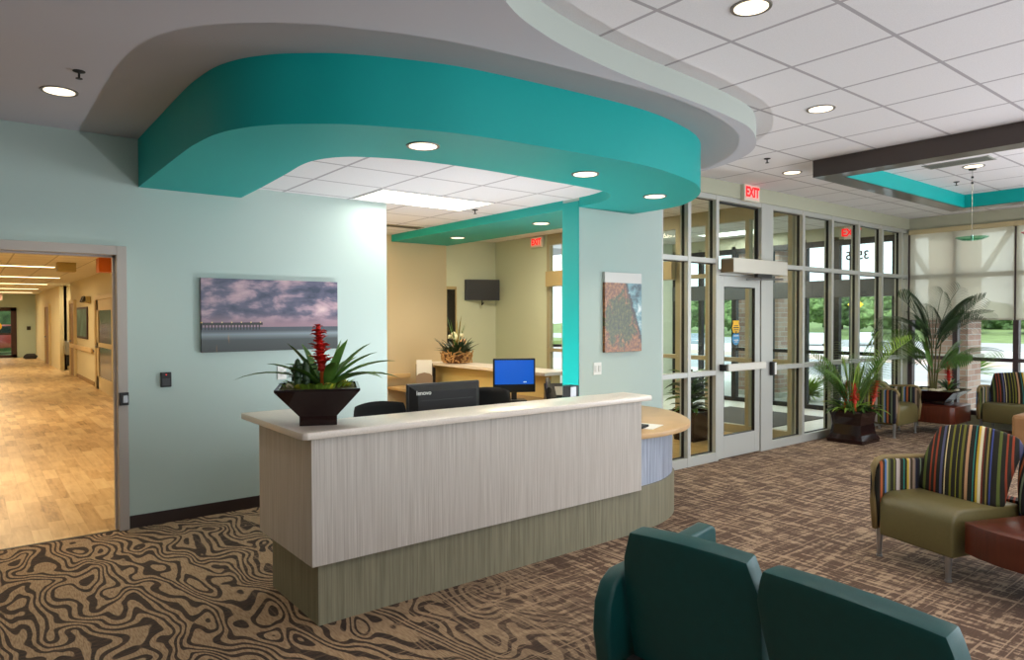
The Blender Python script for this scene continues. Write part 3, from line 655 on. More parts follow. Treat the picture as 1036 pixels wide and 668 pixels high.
def pendant(x, y, label, m, r=.15):
    t = thing('pendant_light', label, 'pendant lamp', (x, y, 3.22), group='pendants under the beam frame')
    MB().cyl((0, 0, -.72), (0, 0, 0), .003, n=6).build('cord', mat('cord_grey', (120, 120, 110), .5), t)
    MB().lathe([(.035, 0), (.035, -.015), (.01, -.02)], n=16).build('canopy', BLACK, t)
    for k in range(2): MB().cyl((0, 0, -.10-.06*k), (0, 0, -.08-.06*k), .012, n=10).build('cord_grip', BLACK, t)
    MB().lathe([(.0, -.76), (r*.6, -.755), (r, -.73), (r, -.722), (r*.6, -.745), (.0, -.75)], n=28).build('glass_dish', m, t, smooth=True)
    MB().cyl((0, 0, -.76), (0, 0, -.70), .012, n=10).build('lamp_stem', STEEL, t)
gd = glass('dish_glass', (.55, .82, .68)); gd2 = mat('pink_glass', (196, 110, 120), .2)
pendant(8.35, 2.68, 'pendant lamp with pale green glass dish on a thin cord, left one', gd)
pendant(8.3, 2.12, 'pendant lamp with pink glass dish at the right edge of the photo', gd2, .11)

# ------------------------------------------------------------------ picture, wall plates
def seascape():
    g = NT('seascape_print'); x, y, z = g.xyz()    # x -.6..6, z -.31...31
    u = g.math('DIVIDE', g.math('ADD', x, .6), 1.2); vv = g.math('DIVIDE', g.math('ADD', z, .31), .62)
    cl_ = g.noise(g.mapv((3.2, 1, 7.5), rot=(0, R(8), 0)), 1.1, 5, .55, .25)
    sky = g.ramp(cl_, [(.36, lin((44, 54, 78))), (.49, lin((90, 88, 112))), (.60, lin((176, 146, 156))), (.78, lin((222, 192, 192)))])
    low = g.mix(g.sstep(vv, .34, .55), lin((150, 118, 130)), sky)
    sea = g.ramp(vv, [(0, lin((44, 48, 46))), (.16, lin((60, 66, 66))), (.24, lin((128, 140, 146))), (.28, lin((70, 78, 86))), (.335, lin((62, 68, 82)))])
    gl = g.noise(g.mapv((20, 1, 3)), 1, 2)
    sea = g.mix(g.math('MULTIPLY', g.sstep(gl, .64, .75), g.math('MULTIPLY', g.sstep(u, .35, .12), .7)), sea, lin((190, 130, 60)))
    c = g.mix(g.math('GREATER_THAN', vv, .335), sea, low)
    pier = g.math('MULTIPLY', g.math('LESS_THAN', u, .42), g.math('MULTIPLY', g.math('LESS_THAN', vv, .40), g.math('GREATER_THAN', vv, .365)))
    legs = g.math('MULTIPLY', g.math('LESS_THAN', g.math('FRACT', g.math('MULTIPLY', u, 46)), .4), g.math('MULTIPLY', g.math('LESS_THAN', u, .40), g.math('MULTIPLY', g.math('LESS_THAN', vv, .38), g.math('GREATER_THAN', vv, .30))))
    c = g.mix(g.math('MAXIMUM', pier, legs), c, lin((26, 28, 26)))
    lamps = g.math('MULTIPLY', g.math('LESS_THAN', g.math('FRACT', g.math('MULTIPLY', u, 15)), .12), g.math('MULTIPLY', g.math('LESS_THAN', u, .42), g.math('MULTIPLY', g.math('LESS_THAN', vv, .41), g.math('GREATER_THAN', vv, .395))))
    return g.out(g.mix(lamps, c, lin((240, 214, 130))), .35)
p = thing('canvas_picture', 'wide sunset seascape canvas with a pier, on the mint wall left of the desk', 'picture', (2.108, YW, 1.68))
MB().box(-.6, -.035, -.31, .6, -.004, .31, .002).build('canvas', seascape(), p)
MB().box(-.55, -.004, -.27, .55, 0, .27).build('stretcher', DARKW, p)
def coast():
    g = NT('coast_print'); x, y, z = g.xyz()   # x -.265...265, z -.39...39
    u = g.math('DIVIDE', g.math('ADD', x, .265), .53); vv = g.math('DIVIDE', g.math('ADD', z, .39), .78)
    n = g.noise(g.mapv((7, 1, 7)), 1, 6, .75, .3); n2 = g.noise(g.mapv((34, 1, 30)), 1, 4, .7)
    rock = g.ramp(n2, [(.3, lin((50, 28, 16))), (.5, lin((140, 82, 38))), (.7, lin((206, 142, 76)))])
    bush = g.ramp(n2, [(.34, lin((24, 34, 14))), (.52, lin((72, 78, 24))), (.7, lin((134, 116, 56)))])
    sea = g.ramp(n, [(.4, lin((34, 66, 78))), (.55, lin((110, 156, 166))), (.66, lin((222, 232, 230)))])
    dx = g.math('SUBTRACT', u, .42); dz = g.math('MULTIPLY', g.math('SUBTRACT', vv, .42), 1.3)
    d = g.math('ADD', g.math('SQRT', g.math('ADD', g.math('MULTIPLY', dx, dx), g.math('MULTIPLY', dz, dz))), g.math('MULTIPLY', g.math('SUBTRACT', n, .5), 1.3))
    c = g.mix(g.sstep(d, .42, .34), rock, bush)
    dk = g.sstep(g.math('ADD', g.math('SUBTRACT', u, g.math('MULTIPLY', g.math('SUBTRACT', .95, vv), .62)), g.math('MULTIPLY', g.math('SUBTRACT', n, .5), .4)), .44, .50)
    c = g.mix(dk, c, lin((44, 34, 30)))
    sm = g.sstep(g.math('ADD', g.math('SUBTRACT', u, g.math('MULTIPLY', g.math('SUBTRACT', .95, vv), .62)), g.math('MULTIPLY', g.math('SUBTRACT', n, .5), .4)), .52, .56)
    c = g.mix(sm, c, sea)
    return g.out(g.mix(g.sstep(vv, .865, .875), c, lin((206, 202, 196))), .35)
p = thing('canvas_picture', 'tall canvas of rocky coast and sea on the mint pier behind the desk', 'picture', (5.075, 4.66, 1.705))
MB().box(-.265, -.035, -.39, .265, -.004, .39, .002).build('canvas', coast(), p)
MB().box(-.24, -.004, -.36, .24, 0, .36).build('stretcher', DARKW, p)
p = thing('card_reader', 'black card reader on the mint wall beside the corridor door frame', 'card reader', (1.243, YW, 1.16))
MB().box(-.04, -.022, -.06, .04, 0, .06, .006).build('housing', BLACK, p); MB().box(-.028, -.024, -.045, .028, -.022, .01).build('keypad', mat('keypad_grey', (60, 60, 62), .4), p); MB().cyl((0, -.025, .04), (0, -.022, .04), .005, n=8).build('led', mat('red_led', (220, 30, 20), .4, emit=1), p)
def plate(loc, w, label, n=2):
    t = thing('light_switch', label, 'light switch', loc); MB().box(-w/2, -.008, -.06, w/2, 0, .06, .003).build('cover_plate', WHITE, t)
    for k in range(n):
        x = (k-(n-1)/2)*w/n*.9; MB().box(x-.014, -.014, -.03, x+.014, -.007, .03, .002).build('toggle', mat('toggle_white', (214, 214, 208), .4), t)
plate((2.188, YW, 1.168), .08, 'white light switch on the mint wall below the seascape', 1)
plate((4.736, 4.66, 1.162), .11, 'white switch plate on the mint pier below the coast picture', 2)
p = thing('door_holder', 'small black latch holder on the corridor door frame', 'door hardware', (.935, YW-.03, 1.03))
MB().box(-.03, -.03, -.05, .035, 0, .05, .005).build('body', BLACK, p); MB().box(-.01, -.045, -.03, .025, -.03, .03, .004).build('striker', STEEL, p)
tv = thing('wall_television', 'small black flat television on the far sage wall behind the reception', 'television', (8.15, 11.25, 2.22), R(-22))
MB().box(-.36, -.03, -.21, .36, .02, .21, .008).build('housing', BLACK, tv); MB().box(-.34, -.034, -.19, .34, -.03, .19).build('screen', mat('tv_screen', (10, 10, 12), .5), tv)
MB().box(-.03, .02, -.05, .03, .13, .05).build('wall_bracket', BLACKM, tv); MB().tube([(.0, 0, -.21), (.0, .02, -.30), (.04, .06, -.26)], .012).build('cable', BLACKM, tv)
nw = thing('window_6', '', '', (7.48, 11.4, 1.3)); del nw['label']; del nw['category']; nw['kind'] = 'structure'
MB().box(-.13, -.03, -1.25, -.10, .0, .95).box(.10, -.03, -1.25, .13, 0, .95).box(-.13, -.03, .92, .13, 0, .98).build('frame', mat('tan_metal'), nw); MB().box(-.10, -.012, -1.25, .10, -.004, .92).build('pane', mat('dark_pane'), nw)

# ------------------------------------------------------------------ reception desk
dk = thing('reception_desk', 'long reception desk with pale laminate front, white counter and curved maple end', 'reception desk', (1.4, 3.455, 0))
def D(mb, name, m, **k): return mb.build(name, m, dk, world=True, **k)
kc = [p[:2] for p in spline([(4.02, 3.505), (4.20, 3.527), (4.36, 3.557), (4.54, 3.62), (4.70, 3.71), (4.80, 3.80), (4.90, 3.95), (4.97, 4.15), (5.0, 4.4), (5.0, 4.655)], 5)]
D(MB().prism([(1.45, 3.505)]+kc+[(4.4, 4.655), (4.4, 4.1), (3.99, 3.95), (1.75, 3.80), (1.75, 4.21), (1.45, 4.21)], 0, .342), 'kick_base', M_KICK, smooth=True)
D(MB().box(1.397, 3.455, .34, 3.99, 3.56, 1.022, .002), 'front_panel', M_PANEL)
D(MB().box(1.397, 3.56, .34, 1.50, 4.28, 1.022, .002), 'side_panel', M_PANEL)
D(MB().box(3.94, 3.50, .72, 3.992, 3.62, 1.022), 'end_panel', mat('end_white', (224, 216, 208), .5))
D(MB().box(1.50, 3.56, .34, 3.94, 3.60, 1.02).box(1.50, 4.22, .34, 1.75, 4.28, 1.02), 'inner_panel', M_PANEL)
D(MB().prism([(1.36, 3.41), (4.055, 3.41), (4.075, 3.43), (4.075, 3.72), (1.66, 3.80), (1.66, 4.415), (1.33, 4.415), (1.33, 3.46), (1.34, 3.425)], 1.022, 1.06, .006), 'transaction_counter', M_SOLID, smooth=True)
sc = [p[:2] for p in spline([(3.99, 3.53), (4.20, 3.545), (4.36, 3.572), (4.53, 3.635), (4.69, 3.722), (4.79, 3.81), (4.89, 3.955), (4.955, 4.15), (4.98, 4.4), (4.98, 4.655)], 5)]
D(MB().prism(sc+[(4.5, 4.655), (4.5, 4.0), (3.99, 3.8)], .342, .725), 'curved_apron', M_SILVER, smooth=True)
wt = [p[:2] for p in spline([(3.995, 3.475), (4.15, 3.455), (4.30, 3.455), (4.55, 3.50), (4.80, 3.62), (4.98, 3.78), (5.15, 4.0), (5.27, 4.22), (5.33, 4.45), (5.335, 4.655)], 5)]
D(MB().prism(wt+[(4.3, 4.655), (4.2, 4.2), (3.995, 4.1)], .722, .762, .004), 'maple_top', M_MAPLE, smooth=True)
D(MB().prism([(1.75, 3.60), (3.99, 3.60), (3.99, 4.1), (4.3, 4.3), (4.3, 4.655), (4.1, 4.9), (4.1, 4.55), (3.6, 4.40), (1.75, 4.35)], .70, .735), 'work_surface', mat('worktop_dark', (70, 60, 52), .5))
# documents on the maple end
t = thing('document_tray', 'small tray of papers on the curved maple end of the desk', 'papers', (4.33, 3.70, .762), R(20))
MB().box(-.13, -.10, 0, .13, .10, .004).build('paper_sheet', mat('paper', (238, 236, 230), .7), t); MB().box(-.16, -.03, .004, -.02, .07, .022, .003).build('folder', BLACKM, t)
# back ledge (second counter) with work surface
lg = thing('back_counter', 'second tall counter with white top behind the desk, carrying the flower basket', 'counter', (5.25, 7, 0))
L = lambda mb, n, m: mb.build(n, m, lg, world=True)
L(MB().box(5.02, 5.75, 1.0, 5.46, 8.28, 1.04, .006), 'counter_top', M_SOLID)
L(MB().box(5.16, 5.80, 0, 5.30, 8.28, 1.0, .002), 'panel', mat('yellow_laminate', (206, 184, 122), .5))
for _y in (5.80, 7.0): L(MB().box(5.06, _y, 0, 5.158, _y+.06, .70, .002), 'support', _m['yellow_laminate'])
L(MB().box(4.40, 5.15, .70, 5.158, 8.28, .735, .004), 'work_surface', mat('tan_worktop', (170, 140, 96), .5))
L(MB().box(4.45, 5.2, 0, 5.1, 5.24, .70), 'support', _m['yellow_laminate'])
hr2 = tag(MB().box(4.30, 8.23, .84, 4.75, 8.27, .90, .01).box(4.4, 8.27, .85, 4.44, 8.3, .89).box(4.6, 8.27, .85, 4.64, 8.3, .89).build('handrail', _m['rail_cream'], loc=(4.5, 8.3, .86)), 'short cream wall rail on the cream wall behind the black monitor', 'handrail')

# ------------------------------------------------------------------ things on and behind the desk
def office_chair(loc, rz, label):
    t = thing('office_chair', label, 'office chair', loc, rz, 'black office chairs behind the desk')
    MB().prism([(-.24, -.22), (.24, -.22), (.26, .2), (.2, .26), (-.2, .26), (-.26, .2)], .44, .52, .02).build('seat', BLACKM, t, smooth=True)
    m = MB(); n = 12; b = bmesh.new(); rows = []
    for j in range(9):
        z = .58+.40*j/8; w = .24-.10*max(0, (j/8-.55))**2*1.2; row = []
        for i in range(n+1):
            a = (i/n-.5)*2; row.append(b.verts.new((a*w, -.24-.06*j/8+.07*a*a, z-.02*a*a*(1 if j == 8 else 0))))
        rows.append(row)
    fs = [b.faces.new((rows[j][i], rows[j][i+1], rows[j+1][i+1], rows[j+1][i])) for j in range(8) for i in range(n)]
    bmesh.ops.solidify(b, geom=b.faces[:], thickness=.035); m.add(b); m.build('backrest', BLACKM, t, smooth='all')
    MB().tube([(0, -.2, .46), (0, -.31, .5), (0, -.30, .68)], .02).build('back_post', BLACK, t)
    for s in (-1, 1): MB().tube([(s*.27, .1, .47), (s*.30, .1, .66), (s*.30, -.12, .68)], .015).build('armrest', BLACK, t)
    MB().cyl((0, 0, .12), (0, 0, .44), .03).build('gas_lift', STEEL, t)
    st = MB()
    for k in range(5):
        a = k*2*math.pi/5; st.tube([(0, 0, .13), (.28*math.cos(a), .28*math.sin(a), .07)], .018)
    st.build('star_base', BLACK, t)
    for k in range(5):
        a = k*2*math.pi/5; MB().cyl((.28*math.cos(a), .28*math.sin(a)-.02, .03), (.28*math.cos(a), .28*math.sin(a)+.02, .03), .03, n=12).build('caster', BLACK, t)
    return t
office_chair((2.57, 4.72, 0), R(180), 'black office chair with rounded back, left of the black monitor')
office_chair((3.72, 5.20, 0), R(118), 'black office chair between the monitor back and the lit blue screen')
def monitor(loc, rz, w, h, label, front, logo):
    t = thing('computer_monitor', label, 'monitor', loc, rz)
    # front faces -y
    MB().box(-w/2, -.02, .095 if not logo else .14, w/2, .012, .14+h, .008).build('bezel', BLACK, t)
    MB().box(-w/2+.018, -.023, .185, w/2-.018, -.02, .14+h-.018).build('screen', front, t)
    MB().frustum(0, 0, [(w*.48, h*.46, 0), (w*.40, h*.34, .045)], .004).build('rear_shell', BLACKM, t)
    o = [c for c in t.children if c.name.startswith('rear_shell')][0]; o.rotation_euler = (R(-90), 0, 0); o.location = (0, .012, .14+h/2)
    MB().box(-.03, .0, .012, .03, .03, .2, .004).build('stand_neck', BLACK, t)
    MB().box(-.13, -.09, 0, .13, .11, .014, .005).build('stand_foot', BLACK, t)
    if logo:
        text('lenovo', .042, 'logo', WHITE, t, (.19, .0585, .14+h-.06), (R(90), 0, R(180)), .001)
        MB().box(-w*.36, .057, .14+h-.12, w*.36, .060, .14+h-.112).build('vent_slot', BLACK, t)
    return t
DARKS = mat('screen_off', (12, 12, 14), .15)
monitor((2.62, 4.08, .735), R(180-3), .58, .325, 'black monitor seen from behind, on the desk behind the counter', DARKS, True)
BLUE = mat('blue_screen', (8, 84, 190), .3, emit=.75)
m2 = monitor((4.72, 5.92, .735), R(-30), .47, .33, 'monitor with a bright blue screen facing the camera', BLUE, False)
MB().box(.10, -.0245, .205, .135, -.023, .215).build('screen_icon', mat('icon_white', (200, 226, 250), .4, emit=.6), m2)
kb = thing('keyboard', 'black keyboard in front of the blue screen', 'keyboard', (4.52, 5.66, .735), R(-30))
MB().box(-.22, -.07, 0, .22, .07, .02, .005).build('housing', BLACK, kb)
k_ = MB()
for i in range(14):
    for j in range(4): k_.box(-.205+i*.029, -.055+j*.028, .02, -.205+i*.029+.024, -.055+j*.028+.023, .026)
kk = k_.build('keycaps', BLACKM, kb); kk['kind'] = 'stuff'
ph = thing('desk_phone', 'black desk telephone with handset and white keypad, right of the blue screen', 'telephone', (4.97, 5.46, .735), R(-35)); ph.scale = (1.35, 1.35, 1.35)
MB().prism([(-.10, 0), (.11, 0), (.11, .15), (-.10, .05)], -.11, .11, .005, axis='x').build('base', BLACK, ph)
MB().tube([(-.09, -.09, .09), (-.09, -.09, .12), (-.085, .0, .155), (-.08, .09, .18), (-.08, .09, .15)], .02).build('handset', BLACK, ph)
kp = MB().box(-.03, -.08, 0, .09, .05, .004).build('keypad', mat('keypad_light', (190, 182, 170), .5), ph); kp.rotation_euler = (R(25), 0, 0); kp.location = (0, .0, .103)
pc = thing('desk_organizer', 'black and silver desk organizer box beside the teal edge of the pier', 'desk organizer', (4.24, 4.50, .735))
MB().box(-.055, -.05, 0, .055, .05, .31, .004).build('box', BLACK, pc); MB().box(-.05, -.054, .02, .015, -.05, .30).build('silver_face', STEEL, pc)
bh = thing('brochure_holder', 'clear holder of white leaflets standing on the low worktop below the flower basket', 'leaflet holder', (3.55, 6.1, .735), R(-30))
bh.location = (4.74, 7.86, .735); bh.scale = (.85, .85, .9)
MB().box(-.13, -.05, 0, .13, .05, .02, .003).box(-.13, .04, 0, .13, .045, .34).build('holder', mat('smoke_acrylic', (110, 96, 84), .2), bh)
MB().box(-.12, .02, .02, .12, .038, .40).build('leaflet', mat('paper'), bh)
MB().prism([(-.13, 0), (.13, 0), (.13, .16), (.09, .20), (0, .22), (-.09, .20), (-.13, .16)], -.05, -.045, axis='y').build('front_panel', mat('smoke_front', (150, 130, 112), .3), bh)
gl2 = thing('reading_glasses', 'brown framed reading glasses lying on top of a small case', 'glasses', (4.35, 6.7, .735), R(-30))
for s in (-1, 1):
    MB().tube([(s*.07+.055*math.cos(a*math.pi/8), -.05, .13+.04*math.sin(a*math.pi/8)) for a in range(17)], .006, 6).build('rim', BLACKM, gl2)
    MB().tube([(s*.125, -.05, .14), (s*.13, .10, .13)], .005, 6).build('temple', BLACKM, gl2)
MB().box(-.14, -.07, 0, .14, .12, .088, .01).build('case', mat('case_brown', (74, 50, 34), .6), gl2)
lm = tag(MB().box(4.86, 8.02, .735, 5.02, 8.2, .98, .01).build('black_binder', BLACKM, loc=(4.94, 8.1, .735)), 'black binder upright on the back worktop beside the leaflets', 'binder')

# ------------------------------------------------------------------ plants
def leaf_obj(parent, p0, d, L_, w, droop, m, name='leaf', seg=8, fold=.2):
    o = MB().blade(p0, d, L_, w, droop, seg, fold).build(name, m, parent, smooth='all'); return o
def brom_flower(parent, x, y, z, h, lean=(0, 0), m=REDF, name='flower_spike', fat=1.2):
    b = MB(); b.cyl((x, y, z), (x+lean[0]*.5, y+lean[1]*.5, z+h*.5), .016, .013, 8)
    o = b.build('flower_stalk', ORGF, parent, smooth=True); f = MB(); rnd = random.Random(int(x*100+y*10+z))
    for k in range(12):
        t = .35+.65*k/11; r = .045*(1.15-t*.6)*fat; c = Vector((x+lean[0]*t, y+lean[1]*t, z+h*t))
        for q in range(5):
            a = q*2*math.pi/5+k*.9; f.blade(c, (math.cos(a), math.sin(a), rnd.uniform(.3, 1.5)), r*rnd.uniform(1.1, 2.0), r*.85, .9, 3, .3)
        f.ball(c, r*.55, (1, 1, .9), 1)
    return f.build(name, m, parent, smooth='all')
def frond(parent, p0, az, elev, L_, droop, m, n=20, lw=.018, ll=.2, name='frond'):
    b = MB(); p = Vector(p0); d = Vector((math.cos(az)*math.cos(elev), math.sin(az)*math.cos(elev), math.sin(elev))); pts = [p.copy()]; dirs = [d.copy()]
    seg = 16; tw = random.choice((-1, 1))*random.uniform(R(30), R(75))
    for i in range(seg):
        p = p+d*(L_/seg); d = (d+Vector((0, 0, -droop/seg*(.4+1.2*i/seg)))).normalized(); pts.append(p.copy()); dirs.append(d.copy())
    b.tube(pts, lambda t: .006*(1-t*.8)+.001, 5)
    for i in range(n):
        t = .22+.78*i/(n-1); k = min(int(t*seg), seg-1); q = pts[k].lerp(pts[k+1], t*seg-k) if k < seg else pts[-1]; dd = dirs[k]
        sd = dd.cross(Vector((0, 0, 1)))
        if sd.length < .1: sd = Vector((-math.sin(az), math.cos(az), 0))
        sd.normalize(); sd = sd*math.cos(tw)+dd.cross(sd)*math.sin(tw); l = ll*(math.sin(math.pi*(.12+.80*(i/(n-1))))**.6)
        for s in (-1, 1):
            b.blade(q, (dd*.75+sd*s*1.0+Vector((0, 0, -.10))), l, lw, .9, 4, .15)
    return b.build(name, m, parent, smooth='all')

# bromeliad arrangement on the counter
t = thing('potted_bromeliad', 'glossy dark flared pot with red bromeliad and long leaves on the counter', 'potted plant', (1.545, 3.71, 1.06), R(-24))
MB().frustum(0, 0, [(.100, .100, 0), (.100, .100, .052), (.222, .222, .20), (.222, .222, .212), (.206, .206, .212), (.198, .198, .197)], .0).build('pot', POT, t)
MB().box(-.198, -.198, .19, .198, .198, .205).build('soil', SOIL, t)
rnd = random.Random(3)
for k in range(9):
    a = rnd.uniform(0, 6.28); r = rnd.uniform(.06, .17); MB().ball((r*math.cos(a), r*math.sin(a), .215), rnd.uniform(.02, .035), (1.2, 1, .7), 2, .3, k).build('moss_clump' if k % 3 else 'pebble', mat('yellow_moss', (150, 150, 30), .9) if k % 3 else mat('pale_stone', (216, 204, 176), .6), t, smooth='all')
brom_flower(t, .03, -.02, .19, .345, (-.03, 0), fat=1.2)
# long strap leaves mainly to the right
bz = (.08, 0, .215)
for d, L_, w, dr_ in (((.25, 0, 1), .27, .05, .1), ((.65, .1, 1), .33, .036, .7), ((1, .1, .8), .40, .032, .9), ((1, -.15, .6), .40, .03, 1.1), ((.9, -.5, .8), .34, .03, 1.3), ((.5, .6, .9), .3, .03, 1.0), ((-.3, .2, 1), .26, .036, .5), ((-.8, -.1, .75), .30, .034, .8), ((-1, .1, .6), .46, .022, 1.15), ((-.6, .6, .8), .3, .03, 1.0), ((.1, -.6, .9), .26, .036, 1.2), ((-.6, -.5, .9), .26, .032, 1.1), ((.3, -.3, 1), .30, .04, .5), ((.8, -.3, 1), .34, .034, .8), ((-.45, -.2, 1), .30, .034, .7)):
    leaf_obj(t, (bz[0]*(1 if d[0] > 0 else 0)*.7, d[1]*.05, .20), d, L_*1.05, w*1.95, dr_*.9, LEAF)
b = MB()
for k in range(46):
    a = rnd.uniform(0, 6.28); c = (-.09+rnd.uniform(-.06, .05), rnd.uniform(-.08, .07), .22+rnd.uniform(0, .1)); b.blade(c, (math.cos(a), math.sin(a), .6), rnd.uniform(.05, .09), .028, .9, 3, .2)
sc_ = b.build('succulent_foliage', LEAFD, t, smooth='all'); sc_['kind'] = 'stuff'
b = MB()
for k in range(110):
    a = rnd.uniform(0, 6.28); r = rnd.uniform(.06, .19); b.blade((r*math.cos(a)*1.0, r*math.sin(a), .205), (math.cos(a), math.sin(a), 1.4), rnd.uniform(.03, .06), .02, 1, 3, .2)
sc_ = b.build('ground_cover', LEAFL, t, smooth='all'); sc_['kind'] = 'stuff'
for x in (-.11, -.065): MB().lathe([(.0, .19), (.02, .2), (.022, .32), (.012, .36), (.0, .37)], (x, -.05, .0), 10).build('snake_plant_leaf', LEAFD, t, smooth=True)

# flower basket on the back counter
t = thing('flower_basket', 'driftwood basket of white and green dried flowers on the back counter', 'flower arrangement', (5.2, 7.78, 1.04))
rnd = random.Random(5); b = MB()
for k in range(90):
    a = rnd.uniform(0, 6.28); r = .19+rnd.uniform(-.02, .03); z = rnd.uniform(.02, .16); a2 = a+rnd.uniform(-.5, .5)
    b.cyl((r*math.cos(a), r*math.sin(a), z), ((r+.01)*math.cos(a2), (r+.01)*math.sin(a2), max(.015, z+rnd.uniform(-.08, .08))), .011, .008, 5)
o = b.build('basket_twigs', mat('driftwood', (196, 150, 92), .8, var=.3, vs=30), t); o['kind'] = 'stuff'
MB().lathe([(.0, 0), (.15, 0), (.18, .12), (.0, .12)], n=20).build('basket_bowl', mat('basket_brown', (110, 70, 36), .8), t)
b = MB()
for k in range(130):
    a = rnd.uniform(0, 6.28); r = rnd.uniform(0, .14); b.blade((r*math.cos(a), r*math.sin(a), .12), (math.cos(a)*1.1, math.sin(a)*1.1, rnd.uniform(.6, 2.4)), rnd.uniform(.12, .30), .035, .7, 4, .2)
o = b.build('foliage', LEAFD, t, smooth='all'); o['kind'] = 'stuff'
for k in range(9):
    a = rnd.uniform(0, 6.28); r = rnd.uniform(.02, .15); z = rnd.uniform(.22, .40); MB().ball((r*math.cos(a), r*math.sin(a), z), rnd.uniform(.03, .05), (1, 1, .9), 2, .4, k).build('blossom', mat('white_blossom', (236, 232, 196), .7) if k % 3 else mat('peach_blossom', (226, 174, 126), .7), t, smooth='all')
for k in range(7):
    a = k*.9; leaf_obj(t, (0, 0, .15), (math.cos(a)*.35, math.sin(a)*.35, 1), .42+.06*(k % 3), .02, .1, mat('dry_grass', (150, 130, 50), .7) if k % 2 else LEAF, 'tall_blade', 5)

# big planter with palm and red bromeliads by the storefront
t = thing('palm_planter', 'tall dark square planter with arching palm and red bromeliads, by the storefront', 'potted plant', (9.22, 4.32, 0))
MB().frustum(0, 0, [(.245, .23, 0), (.25, .235, .05), (.215, .2, .11), (.195, .185, .24), (.205, .195, .34), (.23, .22, .41), (.23, .22, .43), (.21, .2, .43), (.205, .195, .40)], .004).build('pot', POT, t)
MB().box(-.20, -.19, .38, .20, .19, .402).build('soil', SOIL, t)
rnd = random.Random(11)
for k in range(24):
    az = R(-150)+k*2.39996; frond(t, (.03*math.cos(az), .03*math.sin(az), .40), az, R(rnd.uniform(58, 80)), rnd.uniform(.55, .95), rnd.uniform(.7, 1.3), LEAF if k % 3 else LEAFL, 20, .014, .20)
for az, el, L_, dr_ in ((R(5), R(66), 1.35, 1.15), (R(-25), R(62), 1.30, 1.1), (R(-60), R(70), 1.1, 1.2)): frond(t, (.05, -.03, .40), az, el, L_, dr_, LEAFL, 26, .016, .26)
for x, y, lx in ((-.20, -.12, -.10), (-.02, .10, -.02), (.17, -.16, .09)): brom_flower(t, x, y, .42, .36, (lx, -.03), m=mat('coral_flower', (214, 62, 44), .5))
for k in range(70):
    a = rnd.uniform(0, 6.28); r = rnd.uniform(.05, .2); leaf_obj(t, (r*math.cos(a), r*math.sin(a), .40), (math.cos(a), math.sin(a), rnd.uniform(.5, 1.4)), rnd.uniform(.18, .34), .05, 1.5, (LEAF, LEAFL, LEAFD)[k % 3], 'broad_leaf', 6)

# low cherry table with bowl planter
def lounge_legs(parent, pts, h=.2, r=.018):
    for x, y in pts: MB().cyl((x, y, 0), (x, y, h), r*.6, r, 14).cyl((x, y, 0), (x, y, .012), r*1.1, r*1.1, 14).build('leg', STEEL, parent, smooth=True)
t = thing('low_table', 'low cherry wood table with rounded corner carrying the bowl planter', 'side table', (10.98, 3.95, 0))
MB().prism([(-.38, .45), (-.38, -.30), (-.34, -.35), (.26, -.35), (.34, -.32), (.38, -.25), (.38, .45)], .16, .40, .01).build('tabletop', M_WOOD, t, smooth=True)
lounge_legs(t, [(.32, -.28), (-.32, -.28), (.32, .38), (-.32, .38)], .17)
t = thing('palm_bowl', 'wide black bowl with a tall dark palm and a red bromeliad on the low table', 'potted plant', (10.98, 3.96, .40))
MB().frustum(0, 0, [(.17, .17, 0), (.17, .17, .05), (.34, .34, .20), (.34, .34, .21), (.31, .31, .21), (.3, .3, .19)], .003).build('bowl', POT, t)
MB().box(-.30, -.30, .17, .30, .30, .195).build('soil', SOIL, t)
for k in range(10):
    a = rnd.uniform(0, 6.28); r = rnd.uniform(.1, .27); MB().ball((r*math.cos(a), r*math.sin(a), .2), rnd.uniform(.025, .045), (1.1, 1, .7), 2, .3, k).build('pebble', mat('pale_stone'), t, smooth='all')
for k in range(4):
    a = k*1.6; MB().tube([(-.10+.03*math.cos(a), .03*math.sin(a), .19), (-.10+.06*math.cos(a), .06*math.sin(a), .55), (-.10+.10*math.cos(a), .10*math.sin(a), .95)], lambda q: .014*(1-q*.5), 7).build('stem', STEM, t)
for k in range(26):
    az = k*2.39996+.6; lo = k % 3
    frond(t, (-.10+.05*math.cos(az), .05*math.sin(az), (.45, .8, .95)[lo]), az, R(rnd.uniform(38, 78)), rnd.uniform(.65, .95), rnd.uniform(.7, 1.4), LEAFD if k % 3 else LEAF, 24, .017, .27)
brom_flower(t, .14, -.12, .2, .42, (-.05, 0))
for k in range(22):
    a = k*.62; leaf_obj(t, (.16+.03*math.cos(a), -.10+.03*math.sin(a), .19), (math.cos(a), math.sin(a), rnd.uniform(.5, 1.5)), rnd.uniform(.22, .34), .028, 1.1, LEAFD if k % 2 else LEAF, 'strap_leaf', 6)

# ------------------------------------------------------------------ lounge seating
def arc_back(w, z0, z1, th, arch=.04, lean=.12, n=16):
    b = bmesh.new(); rows = []
    for j in range(11):
        f = j/10; row = []
        for i in range(n+1):
            a = (i/n-.5)*2; zt = z1+arch*(1-a*a); z = z0+(zt-z0)*f
            bulge = -.06*math.sin(math.pi*f)*(1-.5*a*a)
            row.append(b.verts.new((a*w/2*(1-.02*f*f), lean*f+bulge, z)))
        rows.append(row)
    for j in range(10):
        for i in range(n): b.faces.new((rows[j][i], rows[j][i+1], rows[j+1][i+1], rows[j+1][i]))
    bmesh.ops.recalc_face_normals(b, faces=b.faces)
    bmesh.ops.solidify(b, geom=b.faces[:], thickness=-th)
    es = [e for e in b.edges if len(e.link_faces) == 2 and e.calc_face_angle(0) > 1.0]
    bmesh.ops.bevel(b, geom=es, offset=.03, segments=3, profile=.5, affect='EDGES')
    return b
